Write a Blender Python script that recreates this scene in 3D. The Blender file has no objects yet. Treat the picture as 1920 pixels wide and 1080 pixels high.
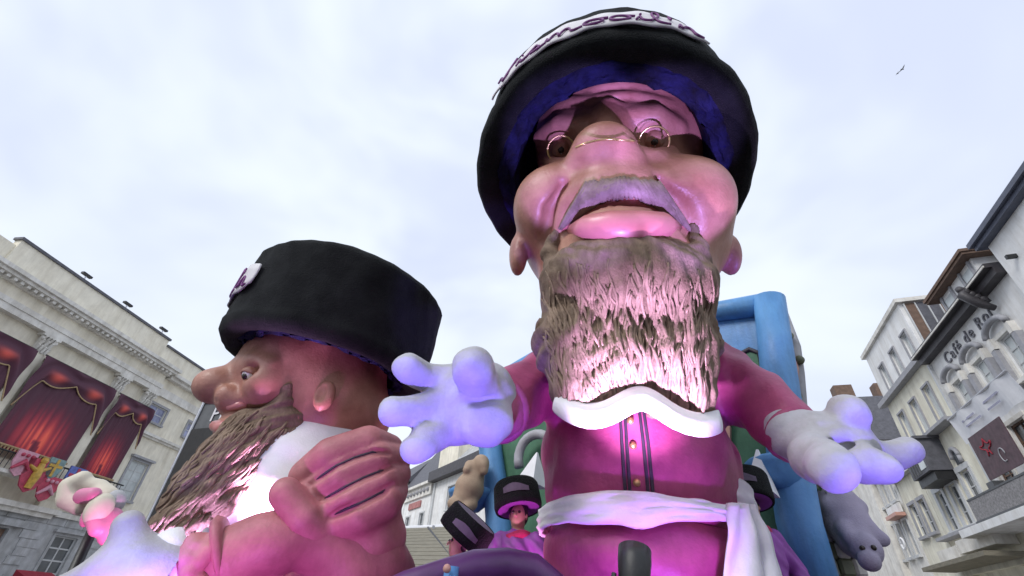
import bpy, bmesh, math, random
import numpy as np
from mathutils import Vector, Matrix
from mathutils.bvhtree import BVHTree

random.seed(4)
C = bpy.context.scene.collection
SC = bpy.context.scene
R = math.radians

# ------------------------------------------------------------------ camera, sky, sun, exposure
FPX, PITCH, ROLL, CAMZ = 846.0, R(36.2), R(3.83), 1.7
F_ = np.array([0, math.cos(PITCH), math.sin(PITCH)])
_r0 = np.array([1.0, 0, 0]); _u0 = np.array([0, -math.sin(PITCH), math.cos(PITCH)])
R_ = _r0 * math.cos(ROLL) + _u0 * math.sin(ROLL)
U_ = _u0 * math.cos(ROLL) - _r0 * math.sin(ROLL)
cam = bpy.data.cameras.new('camera'); camo = bpy.data.objects.new('camera', cam); C.objects.link(camo)
m = Matrix.Identity(4)
for i in range(3):
    m[i][0] = R_[i]; m[i][1] = U_[i]; m[i][2] = -F_[i]
m[2][3] = CAMZ
camo.matrix_world = m
cam.sensor_width = 36; cam.lens = 36 * FPX / 1920; cam.clip_end = 2000; cam.clip_start = 0.05
SC.camera = camo

W = bpy.data.worlds.new('World'); SC.world = W; W.use_nodes = True
nt = W.node_tree; nt.nodes.clear()
N = nt.nodes.new; L = nt.links.new
out = N('ShaderNodeOutputWorld'); bg = N('ShaderNodeBackground'); bg.inputs[1].default_value = 0.1
sky = N('ShaderNodeTexSky'); sky.sky_type = 'NISHITA'; sky.sun_disc = False
sky.sun_elevation = R(42); sky.sun_rotation = R(228)
tc = N('ShaderNodeTexCoord'); mp = N('ShaderNodeMapping'); mp.inputs['Scale'].default_value = (1.0, 1.0, 1.7)
nz = N('ShaderNodeTexNoise'); nz.inputs['Scale'].default_value = 1.9; nz.inputs['Detail'].default_value = 3.5
nz.inputs['Roughness'].default_value = 0.55; nz.inputs['Distortion'].default_value = 0.4
rp = N('ShaderNodeValToRGB'); rp.color_ramp.interpolation = 'EASE'
e = rp.color_ramp.elements
e[0].position = 0.36; e[0].color = (0.615, 0.675, 0.845, 1)
e[1].position = 0.66; e[1].color = (0.78, 0.845, 0.93, 1)
sc_ = N('ShaderNodeMix'); sc_.data_type = 'RGBA'; sc_.blend_type = 'MULTIPLY'; sc_.inputs[0].default_value = 1
sc_.inputs[7].default_value = (10, 10, 10, 1)
mx = N('ShaderNodeMix'); mx.data_type = 'RGBA'; mx.inputs[0].default_value = 0.96
L(tc.outputs['Generated'], mp.inputs[0]); L(mp.outputs[0], nz.inputs['Vector']); L(nz.outputs[0], rp.inputs[0])
L(rp.outputs[0], sc_.inputs[6]); L(sky.outputs[0], mx.inputs[6]); L(sc_.outputs[2], mx.inputs[7])
L(mx.outputs[2], bg.inputs[0]); L(bg.outputs[0], out.inputs[0])

sl = bpy.data.lights.new('sun', 'SUN'); sl.energy = 1.5; sl.angle = R(25); sl.color = (1, 0.97, 0.93)
so = bpy.data.objects.new('sun', sl); C.objects.link(so)
az = R(228); el = R(42)
sd = Vector((math.sin(az) * math.cos(el), math.cos(az) * math.cos(el), math.sin(el)))
so.rotation_euler = sd.to_track_quat('Z', 'Y').to_euler(); so.location = (0, -20, 40)
SC.view_settings.view_transform = 'Standard'; SC.view_settings.look = 'None'
SC.view_settings.gamma = 1; SC.view_settings.use_curve_mapping = False
SC.view_settings.exposure = 0.30
SC.cycles.max_bounces = 6

# ------------------------------------------------------------------ measuring helpers (survey of the place)
def ray(u, v): return F_ + R_ * (u - 960) / FPX - U_ * (v - 540) / FPX
def P(u, v, Y):
    d = ray(u, v); q = d * Y / d[1]; q[2] += CAMZ
    return q
def on_plane(A, d, u, v):
    n = np.array([d[1], -d[0], 0.0]); r = ray(u, v); A = np.array([A[0], A[1], 0.0])
    q = r * ((A @ n) / (r @ n)); q[2] += CAMZ
    return q
V = Vector

# ------------------------------------------------------------------ materials
MATS = {}
def mat(name, col, rough=0.6, var=0.12, scale=6.0, bump=0.0, bscale=30.0, spec=0.5, metal=0.0, col2=None, stretch=None, sheen=0, coat=0, detail=5, bdist=0.02, dirt=0.0, dscale=(2.2, 2.2, .35)):
    if name in MATS: return MATS[name]
    M = bpy.data.materials.new(name); M.use_nodes = True; t = M.node_tree
    b = t.nodes['Principled BSDF']
    b.inputs['Roughness'].default_value = rough; b.inputs['Metallic'].default_value = metal
    b.inputs['Specular IOR Level'].default_value = spec
    if sheen: b.inputs['Sheen Weight'].default_value = sheen; b.inputs['Sheen Roughness'].default_value = .5
    if coat: b.inputs['Coat Weight'].default_value = coat; b.inputs['Coat Roughness'].default_value = .25
    tcn = t.nodes.new('ShaderNodeTexCoord'); mpn = t.nodes.new('ShaderNodeMapping')
    if stretch: mpn.inputs['Scale'].default_value = stretch
    t.links.new(tcn.outputs['Object'], mpn.inputs[0])
    n = t.nodes.new('ShaderNodeTexNoise'); n.inputs['Scale'].default_value = scale; n.inputs['Detail'].default_value = detail
    n.inputs['Roughness'].default_value = .6
    t.links.new(mpn.outputs[0], n.inputs['Vector'])
    r = t.nodes.new('ShaderNodeValToRGB')
    c2 = col2 or tuple(min(1, c * (1 + var)) for c in col); c1 = col if col2 else tuple(c * (1 - var) for c in col)
    r.color_ramp.elements[0].position = .32; r.color_ramp.elements[0].color = (*c1, 1)
    r.color_ramp.elements[1].position = .68; r.color_ramp.elements[1].color = (*c2, 1)
    t.links.new(n.outputs[0], r.inputs[0]); colour = r.outputs[0]
    if dirt:
        m3 = t.nodes.new('ShaderNodeMapping'); m3.inputs['Scale'].default_value = dscale; t.links.new(tcn.outputs['Object'], m3.inputs[0])
        n3 = t.nodes.new('ShaderNodeTexNoise'); n3.inputs['Scale'].default_value = 1.0; n3.inputs['Detail'].default_value = 8; n3.inputs['Roughness'].default_value = .7
        t.links.new(m3.outputs[0], n3.inputs['Vector'])
        r3 = t.nodes.new('ShaderNodeValToRGB'); r3.color_ramp.elements[0].position = .30; r3.color_ramp.elements[1].position = .58
        k_ = 1 - dirt; r3.color_ramp.elements[0].color = (k_, k_ * .97, k_ * .92, 1); r3.color_ramp.elements[1].color = (1, 1, 1, 1)
        t.links.new(n3.outputs[0], r3.inputs[0])
        x3 = t.nodes.new('ShaderNodeMix'); x3.data_type = 'RGBA'; x3.blend_type = 'MULTIPLY'; x3.inputs[0].default_value = 1
        t.links.new(colour, x3.inputs[6]); t.links.new(r3.outputs[0], x3.inputs[7]); colour = x3.outputs[2]
    t.links.new(colour, b.inputs['Base Color'])
    rr_ = t.nodes.new('ShaderNodeMapRange'); rr_.inputs['To Min'].default_value = max(.03, rough - .12); rr_.inputs['To Max'].default_value = min(1, rough + .14)
    n4 = t.nodes.new('ShaderNodeTexNoise'); n4.inputs['Scale'].default_value = scale * 2.3; n4.inputs['Detail'].default_value = 6
    t.links.new(mpn.outputs[0], n4.inputs['Vector']); t.links.new(n4.outputs[0], rr_.inputs['Value']); t.links.new(rr_.outputs[0], b.inputs['Roughness'])
    if bump:
        n2 = t.nodes.new('ShaderNodeTexNoise'); n2.inputs['Scale'].default_value = bscale; n2.inputs['Detail'].default_value = 6
        t.links.new(mpn.outputs[0], n2.inputs['Vector'])
        bp = t.nodes.new('ShaderNodeBump'); bp.inputs['Strength'].default_value = bump; bp.inputs['Distance'].default_value = bdist
        t.links.new(n2.outputs[0], bp.inputs['Height']); t.links.new(bp.outputs[0], b.inputs['Normal'])
    MATS[name] = M
    return M
def emit_mat(name, col, s):
    M = bpy.data.materials.new(name); M.use_nodes = True; b = M.node_tree.nodes['Principled BSDF']
    b.inputs['Base Color'].default_value = (*col, 1); b.inputs['Emission Color'].default_value = (*col, 1); b.inputs['Emission Strength'].default_value = s
    return M
def vcol_mat(name, rough=.7):      # cloth colour with painted-in lamplight, from a colour attribute
    M = bpy.data.materials.new(name); M.use_nodes = True; t = M.node_tree; b = t.nodes['Principled BSDF']
    b.inputs['Roughness'].default_value = rough
    a = t.nodes.new('ShaderNodeVertexColor'); a.layer_name = 'print'
    t.links.new(a.outputs[0], b.inputs['Base Color'])
    return M

M_cream = mat('cream_render', (.84, .79, .66), .85, .10, 1.3, .25, 60, dirt=0.24)
M_white = mat('white_render', (.82, .82, .81), .85, .10, 1.5, .2, 60, dirt=0.22)
M_pale = mat('pale_stone', (.76, .74, .69), .85, .12, 3, .25, 40, dirt=0.28)
M_yellow = mat('yellow_render', (.80, .77, .64), .85, .1, 1.6, .2, 50, dirt=0.26)
M_stone = mat('grey_stone', (.45, .46, .47), .9, .18, 2.5, .4, 30, dirt=0.32)
M_slate = mat('slate', (.10, .10, .115), .6, .25, 5, .3, 25)
M_dslate = mat('dark_gutter', (.055, .05, .055), .5, .25, 4, .2, 25)
M_bluegut = mat('blue_grey_soffit', (.09, .10, .14), .5, .15, 3, .1, 25)
M_brown = mat('brown_wood', (.16, .10, .07), .7, .25, 5, .3, 30)
M_frame = mat('window_paint', (.55, .56, .56), .6, .06, 6)
M_dframe = mat('grey_window_trim', (.34, .34, .36), .7, .12, 6)
M_glassd = mat('dark_glass', (.09, .10, .11), .12, .4, 1.3, spec=.6)
M_glassl = mat('pale_glass', (.56, .60, .60), .2, .18, 1.6, spec=.6)
M_glassb = mat('blue_glass', (.30, .32, .48), .15, .4, 1.5, spec=.6)
M_asph = mat('asphalt', (.05, .05, .052), .9, .25, 3, .5, 80)
M_pave = mat('paving', (.34, .33, .32), .9, .2, 2, .4, 30)
M_black = mat('black_metal', (.015, .015, .016), .45, .3, 6, .1, 40)
M_dgrey = mat('dark_grey_cabinet', (.10, .105, .11), .6, .15, 4, .1, 40)
M_steel = mat('steel', (.5, .5, .52), .35, .1, 5, metal=.9)
M_skin = mat('painted_skin', (.32, .13, .09), .48, .0, 2.2, .30, 34, col2=(.50, .25, .18), coat=.06, bdist=.02, dirt=.30, dscale=(1.6, 1.6, 1.2))
M_lip = mat('lip_paint', (.52, .19, .18), .35, .1, 4, .1, 20, coat=.2)
M_beard = mat('beard_brown', (.115, .074, .048), .8, .0, 7, .6, 42, col2=(.23, .16, .11), bdist=.02, stretch=(1.5, 1.5, .7))
M_tash = mat('moustache_brown', (.14, .095, .075), .7, .0, 7, .4, 30, col2=(.26, .19, .16))
M_lock = mat('beard_lock_brown', (.15, .10, .068), .75, .0, 9, .4, 40, col2=(.29, .205, .145))
M_fur = mat('black_fur', (.004, .005, .006), .85, .0, 3, .8, 60, col2=(.014, .016, .017), spec=.12, bdist=.03, sheen=.04)
M_lining = mat('navy_velvet', (.002, .002, .008), .8, .0, 3.6, 1.0, 12, col2=(.012, .014, .075), spec=.2, bdist=.05, dirt=.5, dscale=(2.4, 2.4, 2.4))
M_suit = mat('magenta_suit', (.30, .04, .135), .52, .0, 2.6, .28, 30, col2=(.46, .085, .20), dirt=.28, dscale=(1.8, 1.8, .7))
M_suit2 = mat('rose_suit', (.32, .095, .12), .58, .0, 2.6, .28, 30, col2=(.47, .175, .19), dirt=.3, dscale=(1.8, 1.8, .9))
M_glove = mat('white_glove', (.44, .44, .48), .65, .07, 4, .30, 34, dirt=.22, dscale=(3, 3, 2.4))
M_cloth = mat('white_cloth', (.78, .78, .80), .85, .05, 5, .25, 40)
M_band = mat('hat_ribbon_cloth', (.66, .64, .66), .85, .08, 6, .3, 40)
M_script = mat('purple_thread', (.16, .03, .17), .6, .2, 12)
M_stripe = mat('dark_piping', (.035, .025, .04), .5, .2, 12)
M_gold = mat('brass', (.6, .42, .18), .3, .15, 8, metal=.8)
M_eye = mat('eye_white', (.75, .72, .68), .25, .04, 4)
M_iris = mat('iris_dark', (.03, .02, .015), .2, .2, 20)
M_blue = mat('light_blue_paint', (.09, .27, .58), .45, .0, 1.6, .2, 24, col2=(.14, .36, .68), dirt=.3, dscale=(3, 3, .8))
M_green = mat('green_paint', (.05, .16, .09), .55, .0, 2, .25, 22, col2=(.08, .23, .13), dirt=.35)
M_olive = mat('olive_paint', (.14, .15, .09), .5, .2, 4)
M_salmon = mat('salmon_paint', (.55, .30, .24), .5, .12, 3)
M_lilac = mat('lilac_plush', (.36, .32, .42), .85, .1, 4, .5, 50)
M_tan = mat('tan_plush', (.42, .31, .22), .85, .12, 4, .5, 50)
M_purple = mat('purple_vinyl', (.10, .03, .13), .4, .2, 3, .1, 12)
M_jacket = mat('purple_jacket', (.25, .06, .33), .6, .2, 5, .3, 25)
M_collar = mat('crimson_knit', (.42, .02, .10), .8, .2, 12, .5, 60)
M_hair = mat('dark_hair', (.03, .022, .018), .7, .3, 14, .5, 60)
M_face = mat('face_skin', (.50, .29, .21), .5, .06, 10)
M_trouser = mat('dark_trousers', (.04, .035, .06), .8, .2, 8, .2, 40)
M_red = mat('red_cloth', (.30, .02, .04), .8, .2, 4, .2, 30)
M_creamp = mat('cream_foam', (.60, .55, .44), .6, .08, 4, .1, 20)
M_pinkp = mat('pink_foam', (.62, .20, .34), .5, .1, 4, .1, 20)
M_khaki = mat('khaki_board', (.22, .20, .15), .85, .2, 5, .3, 40, stretch=(1, 1, 6))
M_leaf = mat('leaf_green', (.06, .12, .035), .7, .3, 9)
M_grime = mat('mossy_stone', (.20, .21, .16), .9, .35, 6, .5, 30)

# ------------------------------------------------------------------ mesh helpers
def tag(o, label=None, cat=None, group=None, kind=None):
    if label: o['label'] = label
    if cat: o['category'] = cat
    if group: o['group'] = group
    if kind: o['kind'] = kind
    return o
def empty(name, loc, label, cat, group=None, rz=0.0):
    o = bpy.data.objects.new(name, None); C.objects.link(o); o.location = V(loc); o.rotation_euler = (0, 0, rz)
    o.empty_display_size = .2
    return tag(o, label, cat, group)
def link_mesh(name, me, ma, parent=None, world=True):
    o = bpy.data.objects.new(name, me); C.objects.link(o)
    if ma: me.materials.append(ma)
    if parent is not None:
        o.parent = parent
        if world:
            bpy.context.view_layer.update()
            o.matrix_parent_inverse = parent.matrix_world.inverted()
    return o
class MB:
    def __init__(s): s.v = []; s.f = []
    def box(s, x0, x1, y0, y1, z0, z1):
        a = len(s.v); s.v += [(x, y, z) for z in (z0, z1) for y in (y0, y1) for x in (x0, x1)]
        s.f += [tuple(a + i for i in q) for q in ((0, 2, 3, 1), (4, 5, 7, 6), (0, 1, 5, 4), (2, 6, 7, 3), (0, 4, 6, 2), (1, 3, 7, 5))]
        return s
    def hexa(s, pts):           # 8 corners, ordered as in box
        a = len(s.v); s.v += [tuple(p) for p in pts]
        s.f += [tuple(a + i for i in q) for q in ((0, 2, 3, 1), (4, 5, 7, 6), (0, 1, 5, 4), (2, 6, 7, 3), (0, 4, 6, 2), (1, 3, 7, 5))]
        return s
    def quad(s, *p):
        a = len(s.v); s.v += [tuple(q) for q in p]; s.f.append(tuple(range(a, a + len(p)))); return s
    def tube(s, pts, rad, n=10, flat=None):
        pts = [V(p) for p in pts]; rs = rad if hasattr(rad, '__len__') else [rad] * len(pts)
        a0 = len(s.v); up = None
        for i, p in enumerate(pts):
            t = (pts[min(i + 1, len(pts) - 1)] - pts[max(i - 1, 0)]).normalized()
            if up is None: up = t.orthogonal().normalized()
            up = (up - t * up.dot(t)).normalized(); b = t.cross(up)
            for k in range(n):
                an = 2 * math.pi * k / n
                s.v.append(tuple(p + (up * math.cos(an) + b * math.sin(an)) * rs[i]))
        for i in range(len(pts) - 1):
            for k in range(n):
                q = a0 + i * n; s.f.append((q + k, q + (k + 1) % n, q + n + (k + 1) % n, q + n + k))
        s.f.append(tuple(a0 + k for k in range(n))[::-1]); q = a0 + (len(pts) - 1) * n; s.f.append(tuple(q + k for k in range(n)))
        return s
    def lathe(s, c, ax, prof, n=48, disp=None, cap0=False, cap1=False):   # prof [(h, r)]
        c = V(c); ax = V(ax).normalized(); e1 = ax.cross(V((0, 1, 0))).normalized(); e2 = ax.cross(e1)
        a0 = len(s.v)
        for j, (h, r) in enumerate(prof):
            for k in range(n):
                an = 2 * math.pi * k / n; rr = r + (disp(an, j, h) if disp else 0)
                s.v.append(tuple(c + ax * h + (e1 * math.cos(an) + e2 * math.sin(an)) * rr))
        for j in range(len(prof) - 1):
            for k in range(n):
                q = a0 + j * n; s.f.append((q + k, q + (k + 1) % n, q + n + (k + 1) % n, q + n + k))
        if cap0: s.f.append(tuple(a0 + k for k in range(n))[::-1])
        if cap1: q = a0 + (len(prof) - 1) * n; s.f.append(tuple(q + k for k in range(n)))
        return s
    def ball(s, c, r, n=12, m=8, sc=(1, 1, 1)):
        c = V(c); a0 = len(s.v)
        s.v.append((c.x, c.y, c.z - r * sc[2]))
        for j in range(1, m):
            ph = -math.pi / 2 + math.pi * j / m
            for k in range(n):
                an = 2 * math.pi * k / n
                s.v.append((c.x + r * sc[0] * math.cos(ph) * math.cos(an), c.y + r * sc[1] * math.cos(ph) * math.sin(an), c.z + r * sc[2] * math.sin(ph)))
        s.v.append((c.x, c.y, c.z + r * sc[2])); t = len(s.v) - 1
        for k in range(n):
            s.f.append((a0, a0 + 1 + (k + 1) % n, a0 + 1 + k)); q = a0 + 1 + (m - 2) * n; s.f.append((t, q + k, q + (k + 1) % n))
        for j in range(m - 2):
            for k in range(n):
                q = a0 + 1 + j * n; s.f.append((q + k, q + (k + 1) % n, q + n + (k + 1) % n, q + n + k))
        return s
    def mesh(s, name, smooth=False):
        me = bpy.data.meshes.new(name); me.from_pydata(s.v, [], s.f); me.update()
        bm = bmesh.new(); bm.from_mesh(me); bmesh.ops.recalc_face_normals(bm, faces=bm.faces); bm.to_mesh(me); bm.free()
        if smooth:
            me.polygons.foreach_set('use_smooth', [True] * len(me.polygons))
        return me
    def build(s, name, ma, parent=None, smooth=False, world=True):
        return link_mesh(name, s.mesh(name, smooth), ma, parent, world)
def bevel(o, w=.01, seg=2):
    bm = bmesh.new(); bm.from_mesh(o.data)
    bmesh.ops.bevel(bm, geom=bm.edges[:], offset=w, segments=seg, affect='EDGES', clamp_overlap=True)
    bm.to_mesh(o.data); bm.free(); return o
def text_mesh(body, size, depth=.01, space=1.0):
    cu = bpy.data.curves.new('text', 'FONT'); cu.body = body; cu.size = size; cu.extrude = depth; cu.align_x = 'CENTER'; cu.align_y = 'CENTER'; cu.space_character = space
    o = bpy.data.objects.new('text', cu); C.objects.link(o); bpy.context.view_layer.update()
    me = bpy.data.meshes.new_from_object(o.evaluated_get(bpy.context.evaluated_depsgraph_get()))
    C.objects.unlink(o); bpy.data.objects.remove(o); bpy.data.curves.remove(cu); me.materials.clear()
    return me

# ------------------------------------------------------------------ sculpting: signed distance field -> smooth mesh
class SDF:
    def __init__(s, lo, hi, vox):
        s.lo = np.array(lo, float); s.vox = vox
        n = np.ceil((np.array(hi) - s.lo) / vox).astype(int) + 1; s.n = n
        ax = [(s.lo[i] + np.arange(n[i]) * vox).astype(np.float32) for i in range(3)]
        s.X, s.Y, s.Z = np.meshgrid(*ax, indexing='ij', sparse=True)
        s.d = np.full(n, 9.0, np.float32)
    def smin(s, b, k):
        if k <= 0: s.d = np.minimum(s.d, b)
        else:
            h = np.clip(.5 + .5 * (s.d - b) / k, 0, 1); s.d = s.d * (1 - h) + b * h - k * h * (1 - h)
        return s
    def smax(s, b, k):
        h = np.clip(.5 - .5 * (s.d - b) / k, 0, 1); s.d = s.d * (1 - h) + b * h + k * h * (1 - h)
        return s
    def _ell(s, c, r, ax=None):
        x, y, z = s.X - c[0], s.Y - c[1], s.Z - c[2]
        if ax is not None:
            A = [np.array(a, float) / np.linalg.norm(a) for a in ax]
            x, y, z = [x * a[0] + y * a[1] + z * a[2] for a in A]
        k0 = np.sqrt((x / r[0]) ** 2 + (y / r[1]) ** 2 + (z / r[2]) ** 2)
        k1 = np.sqrt((x / r[0] ** 2) ** 2 + (y / r[1] ** 2) ** 2 + (z / r[2] ** 2) ** 2) + 1e-6
        return (k0 * (k0 - 1) / k1).astype(np.float32)
    def _cap(s, a, b, ra, rb):
        a = np.array(a, float); b = np.array(b, float); d = b - a; L2 = max(float(d @ d), 1e-9)
        x, y, z = s.X - a[0], s.Y - a[1], s.Z - a[2]
        t = np.clip((x * d[0] + y * d[1] + z * d[2]) / L2, 0, 1)
        return (np.sqrt((x - t * d[0]) ** 2 + (y - t * d[1]) ** 2 + (z - t * d[2]) ** 2) - (ra + (rb - ra) * t)).astype(np.float32)
    def ell(s, c, r, k=.1, ax=None): return s.smin(s._ell(c, r if hasattr(r, '__len__') else (r, r, r), ax), k)
    def cap(s, pts, rs, k=.1):
        if len(pts) == 1: return s.ell(pts[0], rs[0], k)
        b = None
        for i in range(len(pts) - 1):
            q = s._cap(pts[i], pts[i + 1], rs[i], rs[i + 1]); b = q if b is None else np.minimum(b, q)
        return s.smin(b, k)
    def cut(s, c, r, k=.05, ax=None): return s.smax(-s._ell(c, r if hasattr(r, '__len__') else (r, r, r), ax), k)
    def cutcap(s, pts, rs, k=.04):
        b = None
        for i in range(len(pts) - 1):
            q = s._cap(pts[i], pts[i + 1], rs[i], rs[i + 1]); b = q if b is None else np.minimum(b, q)
        return s.smax(-b, k)
    def wave(s, fn): s.d = s.d + fn(s.X, s.Y, s.Z).astype(np.float32); return s
    def mesh(s, name):
        d = s.d; n = d.shape; ins = d < 0
        cn = (n[0] - 1, n[1] - 1, n[2] - 1)
        acc = np.zeros(cn + (3,), np.float32); cnt = np.zeros(cn, np.float32)
        def sl_(o): return tuple(slice(o[i], o[i] + cn[i]) for i in range(3))
        for axis in range(3):
            o1, o2 = [i for i in range(3) if i != axis]
            for p in (0, 1):
                for q in (0, 1):
                    a = [0, 0, 0]; a[o1] = p; a[o2] = q; b = list(a); b[axis] = 1
                    da, db = d[sl_(a)], d[sl_(b)]; mk = (da < 0) != (db < 0)
                    t = np.where(mk, da / np.where(mk, da - db, 1), 0)
                    cnt += mk
                    for c in range(3):
                        acc[..., c] += mk * (t if c == axis else a[c])
        act = cnt > 0; idx = -np.ones(cn, np.int64); ii = np.argwhere(act); idx[act] = np.arange(len(ii))
        vs = (ii + acc[act] / cnt[act][:, None]) * s.vox + s.lo
        quads = []
        for axis in range(3):
            o1, o2 = (axis + 1) % 3, (axis + 2) % 3
            sa = [slice(1, -1)] * 3; sa[axis] = slice(0, -1); sb = [slice(1, -1)] * 3; sb[axis] = slice(1, None)
            A_, B_ = ins[tuple(sa)], ins[tuple(sb)]; w = np.argwhere(A_ != B_)
            if not len(w): continue
            flip = A_[tuple(w.T)]; w = w.copy(); w[:, o1] += 1; w[:, o2] += 1
            def cell(da, db):
                c = w.copy(); c[:, o1] -= da; c[:, o2] -= db; return idx[tuple(c.T)]
            q = np.stack([cell(1, 1), cell(0, 1), cell(0, 0), cell(1, 0)], 1)
            q[~flip] = q[~flip][:, ::-1]; quads.append(q)
        quads = np.concatenate(quads); quads = quads[(quads >= 0).all(1)]
        me = bpy.data.meshes.new(name); me.vertices.add(len(vs)); me.vertices.foreach_set('co', vs.astype(np.float32).ravel())
        me.loops.add(len(quads) * 4); me.loops.foreach_set('vertex_index', quads.astype(np.int32).ravel())
        me.polygons.add(len(quads)); me.polygons.foreach_set('loop_start', np.arange(0, len(quads) * 4, 4, dtype=np.int32))
        me.polygons.foreach_set('loop_total', np.full(len(quads), 4, np.int32)); me.polygons.foreach_set('use_smooth', np.ones(len(quads), bool))
        me.update(calc_edges=True); me.validate()
        return me
    def build(s, name, ma, parent=None): return link_mesh(name, s.mesh(name), ma, parent)
def bounds(pts, pad):
    a = np.array(pts); return a.min(0) - pad, a.max(0) + pad
def bvh(o):
    me = o.data; return BVHTree.FromPolygons([v.co[:] for v in me.vertices], [p.vertices[:] for p in me.polygons])
def hit(tree, u, v, lift=0.0):
    d = V(ray(u, v)).normalized(); loc, nor, i, t = tree.ray_cast(V((0, 0, CAMZ)), d)
    if loc is None:
        return None, None
    return loc + nor * lift, nor

# ================================================================== the ground
g = MB().quad((-600, -300, 0), (600, -300, 0), (600, 900, 0), (-600, 900, 0)).build('ground', M_pave); tag(g, kind='structure')
g = MB().quad((-12, -40, .004), (9, -40, .004), (24, 90, .004), (-8, 90, .004)).build('road', M_asph); tag(g, kind='structure')

# ================================================================== buildings
class Bld:
    """Facade frame: s runs along the street front away from the camera, n out of the wall towards the street, z up."""
    def __init__(b, name, label, A, d, sgn, group=None):
        d = np.array(d, float); d /= np.linalg.norm(d); b.A = A; b.d = d; b.sgn = sgn
        x = d * sgn
        b.e = empty(name, (A[0], A[1], 0), label, 'building', group, math.atan2(x[1], x[0]))
        bpy.context.view_layer.update()
    def mb(b): return MB()
    def bx(b, m_, s0, s1, n0, n1, z0, z1):
        xs = sorted((s0 * b.sgn, s1 * b.sgn)); ys = sorted((-n0, -n1)); m_.box(xs[0], xs[1], ys[0], ys[1], min(z0, z1), max(z0, z1)); return m_
    def pt(b, s, n, z): return (s * b.sgn, -n, z)
    def part(b, name, ma, boxes, parent=None, smooth=False):
        m_ = MB()
        for q in boxes: b.bx(m_, *q)
        return m_.build(name, ma, parent or b.e, smooth, world=False)
    def put(b, m_, name, ma, parent=None, smooth=False): return m_.build(name, ma, parent or b.e, smooth, world=False)
    def wall(b, s0, s1, z0, z1, ops, ma, n=0.0, deep=8.0, rev=.22, name='wall'):
        """Wall skin with real openings, reveals behind them, closed by sides, top and back."""
        m_ = MB(); ss = sorted({s0, s1, *[o[0] for o in ops], *[o[1] for o in ops]}); zs = sorted({z0, z1, *[o[2] for o in ops], *[o[3] for o in ops]})
        for i in range(len(ss) - 1):
            for j in range(len(zs) - 1):
                cs, cz = (ss[i] + ss[i + 1]) / 2, (zs[j] + zs[j + 1]) / 2
                if any(o[0] < cs < o[1] and o[2] < cz < o[3] for o in ops): continue
                m_.quad(b.pt(ss[i], n, zs[j]), b.pt(ss[i + 1], n, zs[j]), b.pt(ss[i + 1], n, zs[j + 1]), b.pt(ss[i], n, zs[j + 1]))
        for a, c, lo, hi in ops:
            k = n - rev
            for p, q in (((a, lo), (a, hi)), ((c, lo), (c, hi)), ((a, lo), (c, lo)), ((a, hi), (c, hi))):
                m_.quad(b.pt(p[0], n, p[1]), b.pt(q[0], n, q[1]), b.pt(q[0], k, q[1]), b.pt(p[0], k, p[1]))
            m_.quad(b.pt(a, k, lo), b.pt(c, k, lo), b.pt(c, k, hi), b.pt(a, k, hi))
        for s_ in (s0, s1): m_.quad(b.pt(s_, n, z0), b.pt(s_, n - deep, z0), b.pt(s_, n - deep, z1), b.pt(s_, n, z1))
        m_.quad(b.pt(s0, n, z1), b.pt(s1, n, z1), b.pt(s1, n - deep, z1), b.pt(s0, n - deep, z1))
        m_.quad(b.pt(s0, n - deep, z0), b.pt(s1, n - deep, z0), b.pt(s1, n - deep, z1), b.pt(s0, n - deep, z1))
        me = bpy.data.meshes.new(name); me.from_pydata(m_.v, [], m_.f); me.update()
        bm = bmesh.new(); bm.from_mesh(me); bmesh.ops.remove_doubles(bm, verts=bm.verts, dist=1e-4); bm.to_mesh(me); bm.free()
        return link_mesh(name, me, ma, b.e, world=False)
    def window(b, s0, s1, z0, z1, cols=2, rows=3, glass=None, frame=None, n=0.0, surround=None, sill=True, hood=False, fw=.07, bar=.04, sw=.14):
        m_ = MB(); k = n - .14; B = b.bx
        B(m_, s0 + .002, s0 + fw, k, k + .07, z0 + .002, z1 - .002); B(m_, s1 - fw, s1 - .002, k, k + .07, z0 + .002, z1 - .002)
        B(m_, s0 + fw, s1 - fw, k, k + .07, z0 + .002, z0 + fw); B(m_, s0 + fw, s1 - fw, k, k + .07, z1 - fw, z1 - .002)
        for i in range(1, cols):
            x = s0 + (s1 - s0) * i / cols; B(m_, x - bar / 2, x + bar / 2, k, k + .055, z0 + fw, z1 - fw)
        for j in range(1, rows):
            z = z0 + (z1 - z0) * j / rows; B(m_, s0 + fw, s1 - fw, k + .003, k + .05, z - bar / 2, z + bar / 2)
        w = m_.build('window', frame or M_frame, b.e, world=False)
        b.part('pane', glass or M_glassd, [(s0 + fw - .01, s1 - fw + .01, k + .012, k + .024, z0 + fw - .01, z1 - fw + .01)], w)
        if surround:
            q = [(s0 - sw, s0, n, n + .06, z0, z1), (s1, s1 + sw, n, n + .06, z0, z1), (s0 - sw, s1 + sw, n, n + .07, z1, z1 + sw)]
            if hood: q.append((s0 - sw - .1, s1 + sw + .1, n, n + .22, z1 + sw + .002, z1 + sw + .13))
            b.part('surround', surround, q, w)
        if sill: b.part('sill', surround or M_pale, [(s0 - sw, s1 + sw, n, n + .16, z0 - .12, z0 - .002)], w)
        return w

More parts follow.
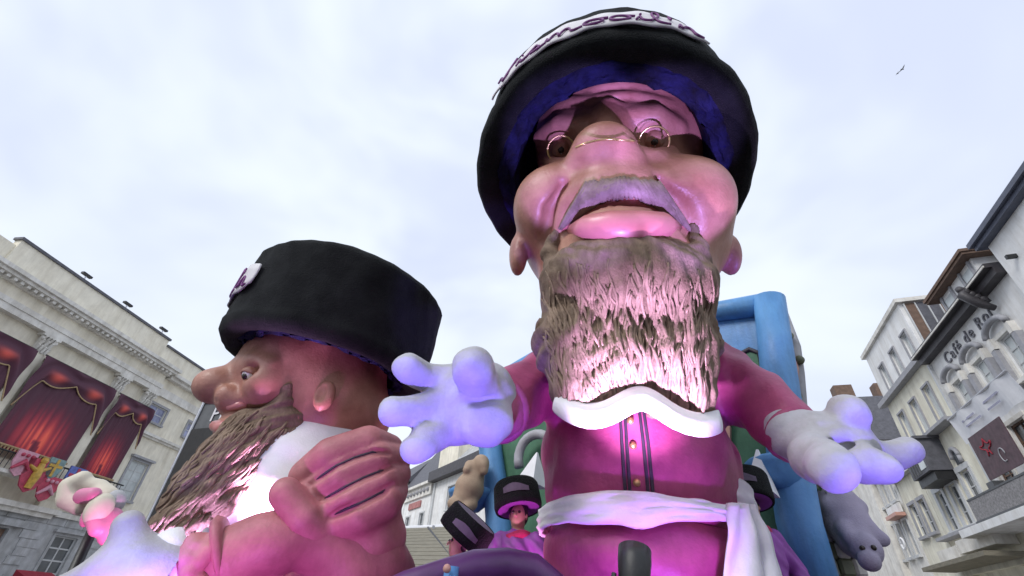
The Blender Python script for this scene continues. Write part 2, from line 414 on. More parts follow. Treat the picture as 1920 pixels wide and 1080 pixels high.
# ---------------- town hall on the left
LA = (-1.762 * 14, 1.277 * 14); LD = (.16, .987)
H = Bld('town_hall', 'cream classical building on the left with heavy cornice, column capitals and red curtain banners', LA, LD, 1)
ops_up = [(11.25, 12.65, 10.75, 11.75), (14.75, 16.15, 10.75, 11.75), (18.2, 19.6, 10.75, 11.75),
          (12.0, 13.3, 6.25, 8.4), (15.5, 16.8, 6.25, 8.4), (19, 20.3, 6.25, 8.4), (9.95, 11.25, 1.2, 3.95), (13.4, 14.7, 1.2, 3.95), (4.9, 7.6, 0.1, 3.9)]
up = [o for o in ops_up if o[2] > 5]; low = [o for o in ops_up if o[2] < 5]
H.wall(-9, 24, 5.0, 15.3, up + [(-.6, 3.1, 6.6, 11.3), (4.2, 7.9, 6.6, 11.3), (8.95, 10.9, 6.6, 11.3)], M_cream, deep=9)
H.wall(-9, 24, 0, 5.0, low, M_stone, n=.05, deep=8.9, name='ground_floor_wall')
# rusticated courses, one part
m_ = MB(); zz = .3
while zz < 4.5:
    s_ = 3.0 + random.random() * .6
    while s_ < 17:
        w_ = random.uniform(.75, 1.15)
        if not any(o[0] - .25 < s_ + w_ and s_ < o[1] + .25 and o[2] - .1 < zz + .36 and zz < o[3] + .3 for o in low):
            H.bx(m_, s_, s_ + w_ - .025, .052, .085 + random.random() * .012, zz, zz + .345)
        s_ += w_
    zz += .37
o = H.put(m_, 'ashlar_blocks', M_stone); tag(o, kind='stuff')
H.part('lower_cornice', M_pale, [(3.5, 9.0, .1, .34, 4.55, 4.75), (3.5, 9.2, .1, .5, 4.752, 4.98), (9.25, 24, .09, .2, 4.72, 4.96)])
H.part('door_recess', M_brown, [(4.95, 7.55, -.16, -.1, .1, 3.85)])
H.part('lintel', M_stone, [(4.6, 8.1, .09, .3, 4.0, 4.28)])
for (a, c, z0, z1) in up:
    if z0 > 9: H.window(a, c, z0, z1, 2, 2, M_glassb, surround=M_dframe)
    else: H.window(a, c, z0, z1, 2, 4, M_glassl, surround=M_dframe, hood=True)
for (a, c, z0, z1) in low[:2]: H.window(a, c, z0, z1, 2, 5, M_glassd, n=.05, surround=M_stone, hood=True, bar=.07)
H.part('string_course', M_pale, [(11.0, 24, 0, .14, 9.78, 9.9), (11.0, 24, 0, .26, 9.902, 10.06)])
H.part('architrave', M_pale, [(-9, 10.9, 0, .42, 12.28, 12.6), (-9, 11.0, 0, .48, 12.602, 12.86), (11.0, 24, 0, .2, 12.3, 12.8)])
H.part('frieze', M_cream, [(-9, 10.9, 0, .38, 12.862, 13.45), (11.0, 24, 0, .12, 12.802, 13.4)])
H.part('cornice', M_pale, [(-9, 10.95, 0, .6, 13.452, 13.62), (-9, 11.1, 0, .95, 13.622, 13.78), (-9, 11.2, 0, 1.1, 13.782, 13.98), (11.2, 24, 0, .5, 13.402, 13.6), (11.2, 24, 0, .75, 13.602, 13.8)])
m_ = MB()
for i in range(60):
    H.bx(m_, -8.9 + i * .33, -8.9 + i * .33 + .16, .602, .86, 13.47, 13.618)
o = H.put(m_, 'dentils', M_pale); tag(o, kind='stuff')
H.part('attic', M_cream, [(-.1, 10.0, -.3, .12, 13.985, 15.62), (10.002, 24, -.3, .05, 13.85, 15.25)])
H.part('coping', M_slate, [(-.2, 10.05, -.35, .22, 15.622, 15.76), (-9, -.21, -1.4, -.5, 15.31, 15.45), (10.06, 24, -.35, .16, 15.252, 15.38)])
for s_ in (-.95, 3.65, 8.42, 10.62):
    pl = H.part('pilaster', M_cream, [(s_ - .3, s_ + .3, 0, .22, 5.3, 11.35), (s_ - .4, s_ + .4, 0, .3, 5.0, 5.3)])
    m_ = MB()                                   # Corinthian capital: two rows of curled leaves under an abacus
    H.bx(m_, s_ - .29, s_ + .29, 0, .22, 11.352, 12.1)
    for row, (zb, ht, cnt_) in enumerate(((11.36, .3, 4), (11.62, .32, 3), (11.86, .26, 4))):
        for k in range(cnt_):
            x0 = s_ - .36 + .72 * (k + .5) / cnt_; w_ = .075; r_ = .1 + row * .05
            m_.tube([H.pt(x0, .22, zb), H.pt(x0, .25 + r_ * .5, zb + ht * .6), H.pt(x0, .26 + r_, zb + ht), H.pt(x0, .3 + r_, zb + ht * .82)], [w_, w_, w_ * .8, w_ * .4], 6)
    for sd_ in (-1, 1):
        m_.ball(H.pt(s_ + sd_ * .34, .34, 12.02), .11, 8, 6)
    H.bx(m_, s_ - .46, s_ + .46, 0, .46, 12.14, 12.276)
    H.put(m_, 'capital', M_pale, pl, smooth=False)
def add_floodlight(s_, lab):
    t = empty('floodlight', H.e.matrix_world @ V(H.pt(s_, .1, 15.76)), lab, 'floodlight', 'floodlights on the roof edge', H.e.rotation_euler.z)
    MB().box(-.28, .28, -.1, .1, .24, .36).build('lamp_body', M_black, t, world=False)
    MB().box(-.03, .03, -.03, .03, 0, .24).build('bracket', M_steel, t, world=False)
for s_, w_ in ((3.3, 'leftmost, nearest the picture edge'), (6.2, 'the middle one of three'), (9.2, 'last before the roof steps down')):
    add_floodlight(s_, 'small dark floodlight above the left roof edge, ' + w_)

# red stage-curtain banners (red lamplight painted into the cloth colours), pleated geometry
M_curtain_glow = vcol_mat('curtain_painted_glow')
def curtain(s0, s1, z0, z1, label):
    t = empty('curtain_banner', H.e.matrix_world @ V(H.pt((s0 + s1) / 2, .35, z0)), label, 'banner', 'red curtain banners between the pilasters', H.e.rotation_euler.z)
    bpy.context.view_layer.update(); nx, nz_ = 70, 40; w = s1 - s0; me = bpy.data.meshes.new('cloth'); vs = []; cols = []; fs = []
    for j in range(nz_ + 1):
        for i in range(nx + 1):
            a, b_ = i / nx, j / nz_
            vs.append(((a - .5) * w, -.05 * math.sin(a * 60 + .6 * math.sin(a * 23)) * (.4 + .6 * (1 - b_)) - .03 * math.sin(b_ * 5 + a * 4), b_ * (z1 - z0)))
            st = .5 + .5 * math.sin(a * 70 + 2 * math.sin(a * 17)); g_ = math.exp(-((a - .5) / .26) ** 2) * math.exp(-((b_ - .2) / .24) ** 2)  # streaky red lamp glow, painted low in the middle of the cloth
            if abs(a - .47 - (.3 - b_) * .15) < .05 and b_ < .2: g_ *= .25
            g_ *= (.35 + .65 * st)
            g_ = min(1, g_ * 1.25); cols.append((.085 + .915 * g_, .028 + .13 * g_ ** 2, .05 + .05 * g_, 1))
    for j in range(nz_):
        for i in range(nx):
            q = j * (nx + 1) + i; fs.append((q, q + 1, q + nx + 2, q + nx + 1))
    me.from_pydata(vs, [], fs); ca = me.color_attributes.new('print', 'FLOAT_COLOR', 'POINT'); ca.data.foreach_set('color', np.array(cols, np.float32).ravel())
    me.polygons.foreach_set('use_smooth', [True] * len(fs)); link_mesh('cloth', me, M_curtain_glow, t, world=False)
    # swag valance: scalloped top piece with side tails
    me = bpy.data.meshes.new('valance'); vs = []; fs = []; cols = []; nx, nz_ = 60, 14; edge = []
    for i in range(nx + 1):
        a = i / nx; drop = .75 + .45 * abs(math.sin(a * math.pi * 2)) + (1.9 * max(0, (a - .86) / .14) ** 1.2 + 1.9 * max(0, (.14 - a) / .14) ** 1.2)
        drop *= min(1, w / 3)**.3
        for j in range(nz_ + 1):
            b_ = j / nz_; z = z1 + .3 - drop * b_
            vs.append(((a - .5) * (w + .5), -.12 - .08 * math.sin(b_ * 9 + abs(math.sin(a * math.pi * 2)) * 3) - .06 * math.sin(b_ * math.pi), z - z0))
            g_ = math.exp(-(((a * 2) % 1 - .5) / .16) ** 2) * math.exp(-((b_ - .62) / .16) ** 2) * .8  # glow patches painted on the swags too
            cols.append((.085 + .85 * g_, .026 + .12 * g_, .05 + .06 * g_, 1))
        edge.append(vs[-1])
    for i in range(nx):
        for j in range(nz_):
            q = i * (nz_ + 1) + j; fs.append((q, q + 1, q + nz_ + 2, q + nz_ + 1))
    me.from_pydata(vs, [], fs); ca = me.color_attributes.new('print', 'FLOAT_COLOR', 'POINT'); ca.data.foreach_set('color', np.array(cols, np.float32).ravel())
    me.polygons.foreach_set('use_smooth', [True] * len(fs)); link_mesh('valance', me, M_curtain_glow, t, world=False)
    MB().tube([V(p) + V((0, -.02, 0)) for p in edge], .035, 6).build('gold_fringe', mat('old_gold', (.42, .30, .16), .6, .25, 12), t, True, world=False)
    m_ = MB()
    for k in range(int(w / .16)):
        x = -w / 2 + .08 + k * .16; m_.tube([(x, -.09, .16), (x, -.1, -.02)], [.05, .025], 6)
    MB().tube([(-w / 2, -.09, .2), (w / 2, -.09, .2)], .05, 6).build('bottom_trim', MATS['old_gold'], t, world=False)
    m_.build('tassels', MATS['old_gold'], t, world=False)
    MB().tube([(-w / 2 - .2, .0, z1 - z0 + .35), (w / 2 + .2, .0, z1 - z0 + .35)], .04, 8).build('rod', M_black, t, world=False)
curtain(-.8, 3.2, 6.85, 11.0, 'red curtain banner cut off by the left picture edge')
curtain(4.15, 8.05, 6.85, 11.0, 'wide red curtain banner, painted glowing streaks, beside the left pilaster gap')
curtain(8.85, 11.1, 6.75, 10.95, 'narrow red curtain banner next to the plain cream wall')

# balcony with coats of arms
t = empty('balcony', H.e.matrix_world @ V(H.pt(6, 0, 5.0)), 'black-railed balcony below the curtain banners', 'balcony', rz=H.e.rotation_euler.z); bpy.context.view_layer.update()
MB().box(-4.2, 5.4, -1.0, -.1, .9, 1.05).build('slab', M_pale, t, world=False)
MB().tube([(-4.2, -.97, 1.75), (5.4, -.97, 1.75)], .04, 8).build('handrail', M_black, t, world=False)
for k in range(40):
    MB().tube([(-4.1 + k * .24, -.97, 1.05), (-4.1 + k * .24, -.97, 1.74)], .018, 6).build('baluster', M_black, t, world=False)
M_shb = mat('shield_blue', (.10, .14, .42), .5, .3, 5); M_shr = mat('shield_red', (.45, .05, .10), .5, .3, 5); M_shg = mat('shield_gold', (.55, .34, .06), .45, .25, 6)
M_shp = mat('shield_pink', (.6, .3, .38), .5, .2, 6); M_shw = mat('shield_teal', (.20, .30, .30), .5, .3, 5)
def shield(s_, z, w, ma, ma2, label, shape):
    t = empty('coat_of_arms', H.e.matrix_world @ V(H.pt(s_, 1.06, z)), label, 'coat of arms', 'painted coats of arms on the balcony', H.e.rotation_euler.z); bpy.context.view_layer.update()
    pts = [(-.5, .6), (.5, .6), (.5, 0), (.3, -.42), (0, -.6), (-.3, -.42), (-.5, 0)]
    m_ = MB(); n = len(pts)
    m_.v = [(p[0] * w, -.06, p[1] * w) for p in pts] + [(p[0] * w, .02, p[1] * w) for p in pts]
    m_.f = [tuple(range(n)), tuple(range(n, 2 * n))[::-1]] + [(i, (i + 1) % n, n + (i + 1) % n, n + i) for i in range(n)]
    m_.build('shield', ma, t, world=False)
    m_ = MB()
    if shape == 'figure':
        m_.tube([(0, -.1, -.45 * w), (.02, -.12, 0), (0, -.12, .45 * w)], [.12 * w, .16 * w, .1 * w], 8); m_.ball((0, -.12, .56 * w), .13 * w, 8, 6)
        m_.tube([(-.4 * w, -.1, .3 * w), (0, -.12, .15 * w), (.4 * w, -.1, .38 * w)], [.05 * w, .1 * w, .05 * w], 8)
    elif shape == 'cross':
        m_.box(-.08 * w, .08 * w, -.09, -.062, -.45 * w, .55 * w).box(-.42 * w, .42 * w, -.088, -.063, .08 * w, .24 * w)
    else:
        m_.tube([(-.4 * w, -.09, -.3 * w), (0, -.11, .1 * w), (.4 * w, -.09, -.2 * w)], [.06 * w, .14 * w, .06 * w], 8)
        for q in (-.25, 0, .25): m_.ball((q * w, -.09, .38 * w), .09 * w, 8, 6)
    m_.build('charge', ma2, t, world=False)
shield(5.55, 6.4, .95, M_shp, M_shr, 'pink shield with red charge at the left end of the balcony', 'x')
shield(6.35, 6.05, 1.25, M_shr, M_shg, 'red shield carrying a gold figure on the balcony', 'figure')
shield(7.05, 6.55, .8, M_shw, M_shg, 'small teal shield with gold cross on the balcony', 'cross')
shield(7.3, 5.65, .95, M_shr, M_shp, 'red shield with pale blob charge, lowest on the balcony', 'x')
shield(8.3, 6.35, .95, M_shb, M_shr, 'blue shield at the right end of the balcony', 'cross')
# dark red parasol top / awning at the very bottom left
t = empty('awning', H.e.matrix_world @ V(H.pt(9.2, 1.4, 1.6)), 'dark red awning at the bottom left below the stone wall', 'awning', rz=H.e.rotation_euler.z); bpy.context.view_layer.update()
MB().hexa([(-.9, -.5, .0), (.9, -.5, .0), (-.9, .5, .28), (.9, .5, .28), (-.9, -.5, .35), (.9, -.5, .35), (-.9, .5, .72), (.9, .5, .72)]).build('canopy', M_red, t, world=False)
MB().tube([(0, 0, -1.6), (0, 0, .3)], .03, 8).build('pole', M_steel, t, world=False)

# loudspeaker tower by the town hall
c = P(320, 985, 15.0)
t = empty('speaker_tower', (c[0] - .05, 15.0, 0), 'tall dark grey loudspeaker tower in front of the cream wall', 'speaker tower', rz=R(-22)); bpy.context.view_layer.update()
MB().box(-.9, 1.3, 0, 2.0, 0, 8.15).build('cabinet', M_dgrey, t, world=False)
MB().box(-.86, 1.26, -.05, -.003, 7.1, 7.7).build('grille', M_black, t, world=False)
MB().box(-.86, 1.26, -.06, -.003, .5, 6.2).build('lower_grille', M_black, t, world=False)
MB().tube([(-.93, -.04, 0), (-.93, -.04, 8.15)], .05, 8).build('edge_rail', M_steel, t, world=False)
o = link_mesh('lettering', text_mesh('PB', .75, .01), M_band, t, world=False); o.rotation_euler = (R(90), 0, 0); o.location = (.1, -.03, 6.66)

# ---------------- right-hand street front
RA = (16.33, 12.22); RD = (.267, .70)
A_ = Bld('cafe_building', 'white cafe facade on the right with arched window hoods and painted name', RA, RD, -1)
wA = [(-.35, .5, 8.75, 10.15), (1.5, 2.35, 8.75, 10.15), (3.3, 4.1, 8.75, 10.15)]
wA2 = [(-.2, .7, 6.2, 7.9), (1.5, 2.5, 6.2, 7.9), (3.5, 4.4, 6.2, 7.75)]
A_.wall(-1.95, 4.88, 0, 11.6, wA + wA2 + [(.2, 4.2, .2, 3.6)], M_white)
for q in wA:
    w = A_.window(*q, 2, 3, M_glassl, surround=M_pale)
    a, c_, z0, z1 = q; mid = (a + c_) / 2; hw = (c_ - a) / 2 + .24
    m_ = MB(); pts = [A_.pt(mid + hw * math.cos(th), .16, z1 + .16 + .36 * math.sin(th)) for th in np.linspace(0, math.pi, 13)]
    m_.tube(pts, [.1] * 13, 8); A_.put(m_, 'arched_hood', M_dframe, w, True)
    for x in (a - .34, c_ + .12): A_.part('window_column', M_dframe, [(x, x + .22, .002, .2, z0 - .2, z1 - .27)], w)
    A_.part('corbel', M_pale, [(a - .28, a - .08, .0, .2, z1 - .25, z1 + .12)], w); A_.part('corbel', M_pale, [(c_ + .08, c_ + .28, .0, .2, z1 - .25, z1 + .12)], w)
for q in wA2: A_.window(*q, 2, 3, M_glassd, frame=M_brown, surround=M_pale)
A_.part('shopfront', M_brown, [(.25, 4.15, -.18, -.12, .2, 3.55)])
A_.part('gutter', M_dslate, [(-1.7, 4.95, 0, .32, 11.45, 11.7), (-1.7, 5.0, 0, .5, 11.702, 11.86)])
A_.part('gutter_edge', M_pale, [(-1.7, 5.0, .505, .54, 11.72, 11.78)])
m_ = MB()
for k in range(5):
    m_.tube([A_.pt(-.35, .2 + .1 * k, 11.2 + .12 * k), A_.pt(-.5, .3 + .12 * k, 11.35 + .1 * k)], [.16, .1], 8)
m_.tube([A_.pt(-.4, .1, 10.9), A_.pt(-.45, .45, 11.1), A_.pt(-.45, .75, 11.5), A_.pt(-.4, .6, 11.75)], [.1, .14, .16, .1], 8)
A_.put(m_, 'carved_corbel', M_dslate, smooth=True)
rf = MB(); rf.hexa([A_.pt(-.6, .1, 11.862), A_.pt(4.9, .1, 11.862), A_.pt(-.6, -7.8, 11.862), A_.pt(4.9, -7.8, 11.862), A_.pt(-.6, -2.8, 13.6), A_.pt(4.9, -2.8, 13.6), A_.pt(-.6, -5.2, 13.6), A_.pt(4.9, -5.2, 13.6)])
roof = A_.put(rf, 'roof', M_slate)
dm = A_.part('dormer', M_white, [(-.1, 2.7, -2.4, -.35, 11.9, 13.2)])
A_.part('dormer_roof', M_brown, [(-.45, 2.95, -2.6, .0, 13.202, 13.3), (-.5, 3.0, -2.6, .06, 13.302, 13.42)], dm)
A_.part('dormer_pane', M_glassl, [(.15, .75, -.35, -.32, 12.05, 13.0)], dm); A_.part('dormer_pane', M_glassl, [(1.75, 2.4, -.35, -.32, 12.05, 13.0)], dm)
for q in (.02, .76, 1.62, 2.42): A_.part('dormer_jamb', M_dframe, [(q, q + .12, -.35, -.28, 11.95, 13.19)], dm)
lt = link_mesh('lettering', text_mesh('Café de Roi', .62, .03, 1.25), mat('sign_letter_grey', (.17, .17, .19), .6, .15, 6), A_.e, world=False)
lt.rotation_euler = (R(90), 0, 0); lt.location = (-1.85, -.025, 11.02)
A_.part('drainpipe', M_frame, [(4.84, 4.98, .0, .12, 5.2, 11.4)])
A_.part('ledge', M_white, [(-.6, 6.4, .0, 1.15, 5.05, 5.3)])
t = A_.part('balcony_rail', M_dgrey, [(-.6, 4.9, 1.06, 1.1, 6.02, 6.08), (-.6, 5.0, 1.06, 1.1, 5.32, 5.38)])
m_ = MB(); A_.bx(m_, -.6, 4.9, 1.07, 1.085, 5.382, 6.018); A_.put(m_, 'rail_panel', mat('rail_mesh_grey', (.26, .25, .25), .8, .35, 14), t)
tb = A_.part('wall_box', M_dgrey, [(4.3, 4.75, .0, .35, 6.1, 6.6)])
# banners hung on it
t = empty('white_banner', A_.e.matrix_world @ V(A_.pt(1.3, .9, 7.75)), 'white printed banner hung across the cafe front', 'banner', rz=A_.e.rotation_euler.z); bpy.context.view_layer.update()
m_ = MB(); n_ = 24
for i in range(n_):
    a, b2 = i / n_, (i + 1) / n_; f1, f2 = [.04 * math.sin(q * 21) for q in (a, b2)]
    m_.quad((-2.2 + 4.2 * a, f1, -.1 + .1 * a), (-2.2 + 4.2 * b2, f2, -.1 + .1 * b2), (-2.2 + 4.2 * b2, f2 - .15, .8), (-2.2 + 4.2 * a, f1 - .15, .8))
m_.build('banner_cloth', M_cloth, t, True, world=False)
m_ = MB()
for i, (x, z, w_) in enumerate(((-1.5, .45, .9), (-1.4, .25, 1.1), (.1, .5, 1.2), (.2, .25, .8))): m_.box(x, x + w_, -.13, -.125, z, z + .06)
m_.build('printed_lines', mat('print_grey', (.35, .35, .45), .8, .2, 5), t, world=False)
MB().tube([(-2.25, -.15, .82), (2.05, -.15, .82)], .03, 8).build('pole', M_steel, t, world=False)
t = empty('dark_poster', A_.e.matrix_world @ V(A_.pt(1.9, 1.0, 6.3)), 'dark poster with red ornament under the white banner', 'poster', rz=A_.e.rotation_euler.z); bpy.context.view_layer.update()
MB().box(-1.1, 1.1, -.03, .0, 0, 1.4).build('poster_board', mat('poster_maroon', (.09, .05, .06), .6, .3, 4), t, world=False)
m_ = MB(); m_.tube([(.4 * math.cos(a) * (.6 + .4 * math.sin(3 * a)) - .3, -.04, .85 + .3 * math.sin(a) * (.7 + .3 * math.sin(5 * a))) for a in np.linspace(0, 6.3, 40)], .022, 6)
m_.build('ornament', M_red, t, True, world=False)
m_ = MB(); m_.tube([(.3 + .15 * math.cos(a), -.04, .45 + .2 * math.sin(a)) for a in np.linspace(0, 5.2, 20)], .018, 6); m_.build('curl', M_dframe, t, True, world=False)

B_ = Bld('corner_house', 'tall white and yellow house beside the cafe with a slate bay window', RA, RD, -1)
wB = [(5.4, 6.0, 12.0, 13.4), (7.05, 7.65, 12.0, 13.4), (8.75, 9.35, 12.0, 13.4)]
wB2 = [(5.75, 6.4, 9.35, 10.95), (7.4, 8.05, 9.35, 10.95), (9.0, 9.65, 9.35, 10.95)]
wB3 = [(6.05, 6.85, 5.75, 7.5), (7.55, 8.25, 5.75, 7.3), (8.95, 9.6, 5.75, 7.3)]
B_.wall(4.9, 10.4, 0, 11.85, wB2 + wB3 + [(5.5, 9.8, .2, 4.2)], M_yellow, name='wall')
B_.wall(4.9, 10.4, 11.85, 14.55, wB, M_white, name='upper_wall')
for q in wB + wB2: B_.window(*q, 1, 1, M_glassl, surround=M_dframe, sw=.08)
for q in wB3: B_.window(*q, 2, 3, M_glassd, surround=M_frame, sw=.2)
B_.part('string_course', M_dframe, [(4.98, 10.7, 0, .3, 11.72, 11.95)])
B_.part('coping', M_pale, [(4.7, 10.65, -8, .14, 14.552, 14.75)])
for k in range(18):
    B_.part('slate_strip', M_brown if k % 3 == 0 else M_slate, [(4.84, 4.898, -.2 - k * .43 - .41, -.2 - k * .43, 11.9, 14.5)])
    B_.part('batten', M_frame, [(4.79, 4.90, -.2 - k * .43 + .002, -.2 - k * .43 + .045, 11.9, 14.5)])
B_.part('hood_moulding', M_dframe, [(5.0, 8.0, 0, .45, 9.1, 9.22)])
by = B_.part('bay_window', M_slate, [(7.1, 9.0, 0, .85, 7.7, 9.0)])
B_.part('bay_roof', M_slate, [(7.0, 9.1, 0, .95, 9.002, 9.12)], by)
B_.part('bay_skirt', M_black, [(7.15, 8.95, 0, .7, 7.35, 7.698)], by)
B_.part('bay_light', M_glassl, [(7.25, 7.8, .851, .87, 7.85, 8.35)], by)
for k in range(4): B_.part('bay_mullion', M_dgrey, [(7.9 + k * .26, 7.95 + k * .26, .851, .9, 7.75, 8.95)], by)
B_.part('ledge', M_dframe, [(5.2, 10.6, 0, .4, 5.5, 5.62)])
B_.part('fascia', M_pale, [(5.3, 8.2, .02, .7, 4.75, 5.2), (8.5, 10.5, .02, .6, 4.7, 5.1)])
B_.part('awning', M_khaki, [(5.0, 10.8, .1, 1.3, 4.35, 4.5)])
m_ = MB(); m_.tube([B_.pt(6.45 + .3 * math.cos(a), .05, 8.0 + .34 * math.sin(a)) for a in np.linspace(0, math.pi, 11)], .09, 8); m_.tube([B_.pt(6.15, .05, 7.75), B_.pt(6.15, .05, 8.0)], .09, 8)
o = B_.put(m_, 'arched_niche', M_dframe, smooth=True)
B_.part('niche_back', M_glassd, [(6.2, 6.7, .0, .02, 7.75, 8.28)], o)

C_ = Bld('end_house', 'white gabled building at the right picture edge with deep blue-grey eave', RA, RD, -1)
C_.wall(-9, -1.97, 0, 12.3, [(-3.4, -2.5, 6.3, 8.0), (-5.4, -4.5, 6.3, 8.0)], M_white, n=.25)
for q in [(-3.4, -2.5, 6.3, 8.0), (-5.4, -4.5, 6.3, 8.0)]: C_.window(*q, 2, 3, M_glassd, n=.25, surround=M_pale)
C_.part('soffit', M_bluegut, [(-9, -1.8, -.6, .5, 12.302, 12.45)])
C_.part('gutter', M_bluegut, [(-9, -1.75, .3, .62, 12.452, 12.62)])
rf = MB(); rf.hexa([C_.pt(-9, .6, 12.622), C_.pt(-1.8, .6, 12.622), C_.pt(-9, -8, 12.622), C_.pt(-1.8, -8, 12.622), C_.pt(-9, -3.2, 15.2), C_.pt(-1.8, -3.2, 15.2), C_.pt(-9, -4, 15.2), C_.pt(-1.8, -4, 15.2)])
C_.put(rf, 'roof', M_slate)
C_.part('wall_hook', M_black, [(-2.7, -2.6, .25, .5, 11.3, 11.42)])

D_ = Bld('low_house', 'low yellowish house with sloping side gable beyond the tall corner house', RA, RD, -1)
D_.wall(10.45, 13.4, 0, 8.6, [(11.0, 11.7, 6.0, 7.4), (12.2, 12.9, 6.0, 7.4)], M_yellow)
for q in [(11.0, 11.7, 6.0, 7.4), (12.2, 12.9, 6.0, 7.4)]: D_.window(*q, 2, 3, M_glassd, surround=M_dframe)
rf = MB(); rf.hexa([D_.pt(10.45, .3, 8.602), D_.pt(13.5, .3, 8.602), D_.pt(10.45, -8, 8.602), D_.pt(13.5, -8, 8.602), D_.pt(10.45, -3.5, 11.6), D_.pt(13.5, -3.5, 11.6), D_.pt(10.45, -4, 11.6), D_.pt(13.5, -4, 11.6)])
D_.put(rf, 'roof', M_stone)
E_ = Bld('narrow_house', 'far pale house on the right with rows of tall narrow windows', RA, RD, -1)
wE = [(13.9 + 1.05 * k, 14.5 + 1.05 * k, z0, z1) for k in range(3) for z0, z1 in ((7.95, 9.2), (5.4, 7.0))]
E_.wall(13.5, 17.6, 0, 9.7, wE, M_pale)
for q in wE: E_.window(*q, 1, 3, M_glassd, surround=M_frame, sw=.1)
E_.part('sign_board', M_white, [(13.6, 15.6, .1, .2, 7.3, 7.75)]); E_.part('shop_blind', M_salmon, [(13.6, 15.2, .05, .5, 7.12, 7.28)])
E_.part('cornice', M_dframe, [(13.45, 17.7, 0, .35, 9.702, 9.9)])
m_ = MB(); m_.tube([E_.pt(14.2 + .22 * math.cos(a), .5, 5.9 + .25 * math.sin(a)) for a in np.linspace(0, 2 * math.pi, 16)], .05, 6); E_.put(m_, 'round_sign', M_cloth, smooth=True)
# mansard roof and chimneys behind
c0 = P(1665, 790, 27); c1 = P(1560, 735, 27)
t = empty('mansard_house', (c1[0] + 2.0, 27, 0), 'grey slate mansard house with two chimneys behind the raised hand', 'building', rz=R(-18)); bpy.context.view_layer.update()
zt = P(1600, 733, 27)[2]
MB().box(-1.6, 6, 0, 6, 0, zt - 3.2).build('wall', M_pale, t, world=False)
MB().hexa([(-1.8, -.2, zt - 3.198), (6.2, -.2, zt - 3.198), (-1.8, 6.2, zt - 3.198), (6.2, 6.2, zt - 3.198), (-1.3, .9, zt), (5.5, .9, zt), (-1.3, 5, zt), (5.5, 5, zt)]).build('roof', M_slate, t, world=False)
for x in (-1.1, 1.3): MB().box(x, x + 1.1, 1.0, 1.8, zt + .002, zt + .95).build('chimney', M_brown, t, world=False)
MB().box(1.9, 3.0, -.1, 1.0, zt - 2.4, zt - 1.2).build('dormer', M_stone, t, world=False)

# ---------------- houses at the end of the square
YA, YB = 54.7, 38.0; a = P(760, 925, YA); b_ = P(930, 855, YB); dd = np.array([a[0] - b_[0], a[1] - b_[1]])
G = Bld('row_house', 'white row house with black roof and ornate frieze at the end of the square', (b_[0], b_[1]), dd, -1)
zg = 12.25
wG = [(13.2, 14.2, 7.8, 9.7), (16.8, 17.8, 7.8, 9.7)]
wGl = [(13.2 + 1.9 * k, 14.0 + 1.9 * k, 3.8, 6.2) for k in range(3)]
G.wall(12.0, 19.0, 0, zg, wG + wGl, M_white)
for q in wG + wGl: G.window(*q, 2, 2, M_glassd, surround=M_frame)
G.part('frieze', M_pale, [(12.0, 19.0, .0, .2, zg - 1.0, zg - .02), (11.9, 19.1, 0, .5, zg, zg + .25)])
for k in range(8): G.put(MB().ball(G.pt(12.6 + .85 * k, .25, zg - .5), .22, 8, 6), 'medallion', M_dframe)
sg = G.part('sign', mat('sign_red_grey', (.40, .16, .15), .6, .25, 4), [(14.3, 17.4, .02, .14, 10.35, 10.95)])
rf = MB(); rf.hexa([G.pt(11.9, .4, zg + .252), G.pt(19.2, .4, zg + .252), G.pt(11.9, -9, zg + .252), G.pt(19.2, -9, zg + .252), G.pt(12.3, -3, zg + 5.4), G.pt(18.6, -3, zg + 5.4), G.pt(12.3, -6, zg + 5.4), G.pt(18.6, -6, zg + 5.4)])
rr = G.put(rf, 'roof', M_slate); G.part('chimney', M_brown, [(17.4, 18.3, -4, -3.1, zg + 4.4, zg + 6.6)], rr)
G2 = Bld('gable_house', 'white house with beige gable and grey roof beside the blue post', (b_[0], b_[1]), dd, -1)
wG2 = [(6.5, 8.3, 9.3, 11.3), (2.0, 3.6, 9.3, 11.3), (6.5, 8.3, 4.8, 7.6)]
G2.wall(-8, 11.85, 0, 12.2, wG2, M_white)
for q in wG2: G2.window(*q, 2, 2, M_glassd, surround=M_frame)
G2.part('drainpipe', M_frame, [(11.2, 11.4, 0, .16, 0, 12.1)])
G2.part('eave', M_dslate, [(-8, 11.86, 0, .7, 12.202, 13.1)])
m_ = MB(); m_.hexa([G2.pt(-8, .3, 13.102), G2.pt(8.8, .3, 13.102), G2.pt(-8, -8, 13.102), G2.pt(8.8, -8, 13.102), G2.pt(-8, -3.6, 17.6), G2.pt(6.0, -3.6, 17.6), G2.pt(-8, -4, 17.6), G2.pt(6.0, -4, 17.6)]); G2.put(m_, 'roof', M_stone)
G2.part('gable', M_cream, [(7.6, 11.8, -6, -.2, 13.102, 16.2)])
G3 = Bld('far_house', 'far white house seen in the gap beside the pink fist', (b_[0], b_[1]), dd, -1)
wG3 = [(20.4, 21.8, 6.8, 10.8), (24.0, 25.4, 6.8, 10.8)]
G3.wall(19.1, 30, 0, 13.2, wG3, M_white)
for q in wG3: G3.window(*q, 2, 3, M_glassd, surround=M_frame)
G3.part('cornice', M_pale, [(19.1, 30, 0, .5, 13.202, 13.6)])
rf = MB(); rf.hexa([G3.pt(19.2, .3, 13.602), G3.pt(30, .3, 13.602), G3.pt(19.2, -8, 13.602), G3.pt(30, -8, 13.602), G3.pt(19.8, -3, 17), G3.pt(30, -3, 17), G3.pt(19.8, -5, 17), G3.pt(30, -5, 17)]); G3.put(rf, 'roof', M_slate)

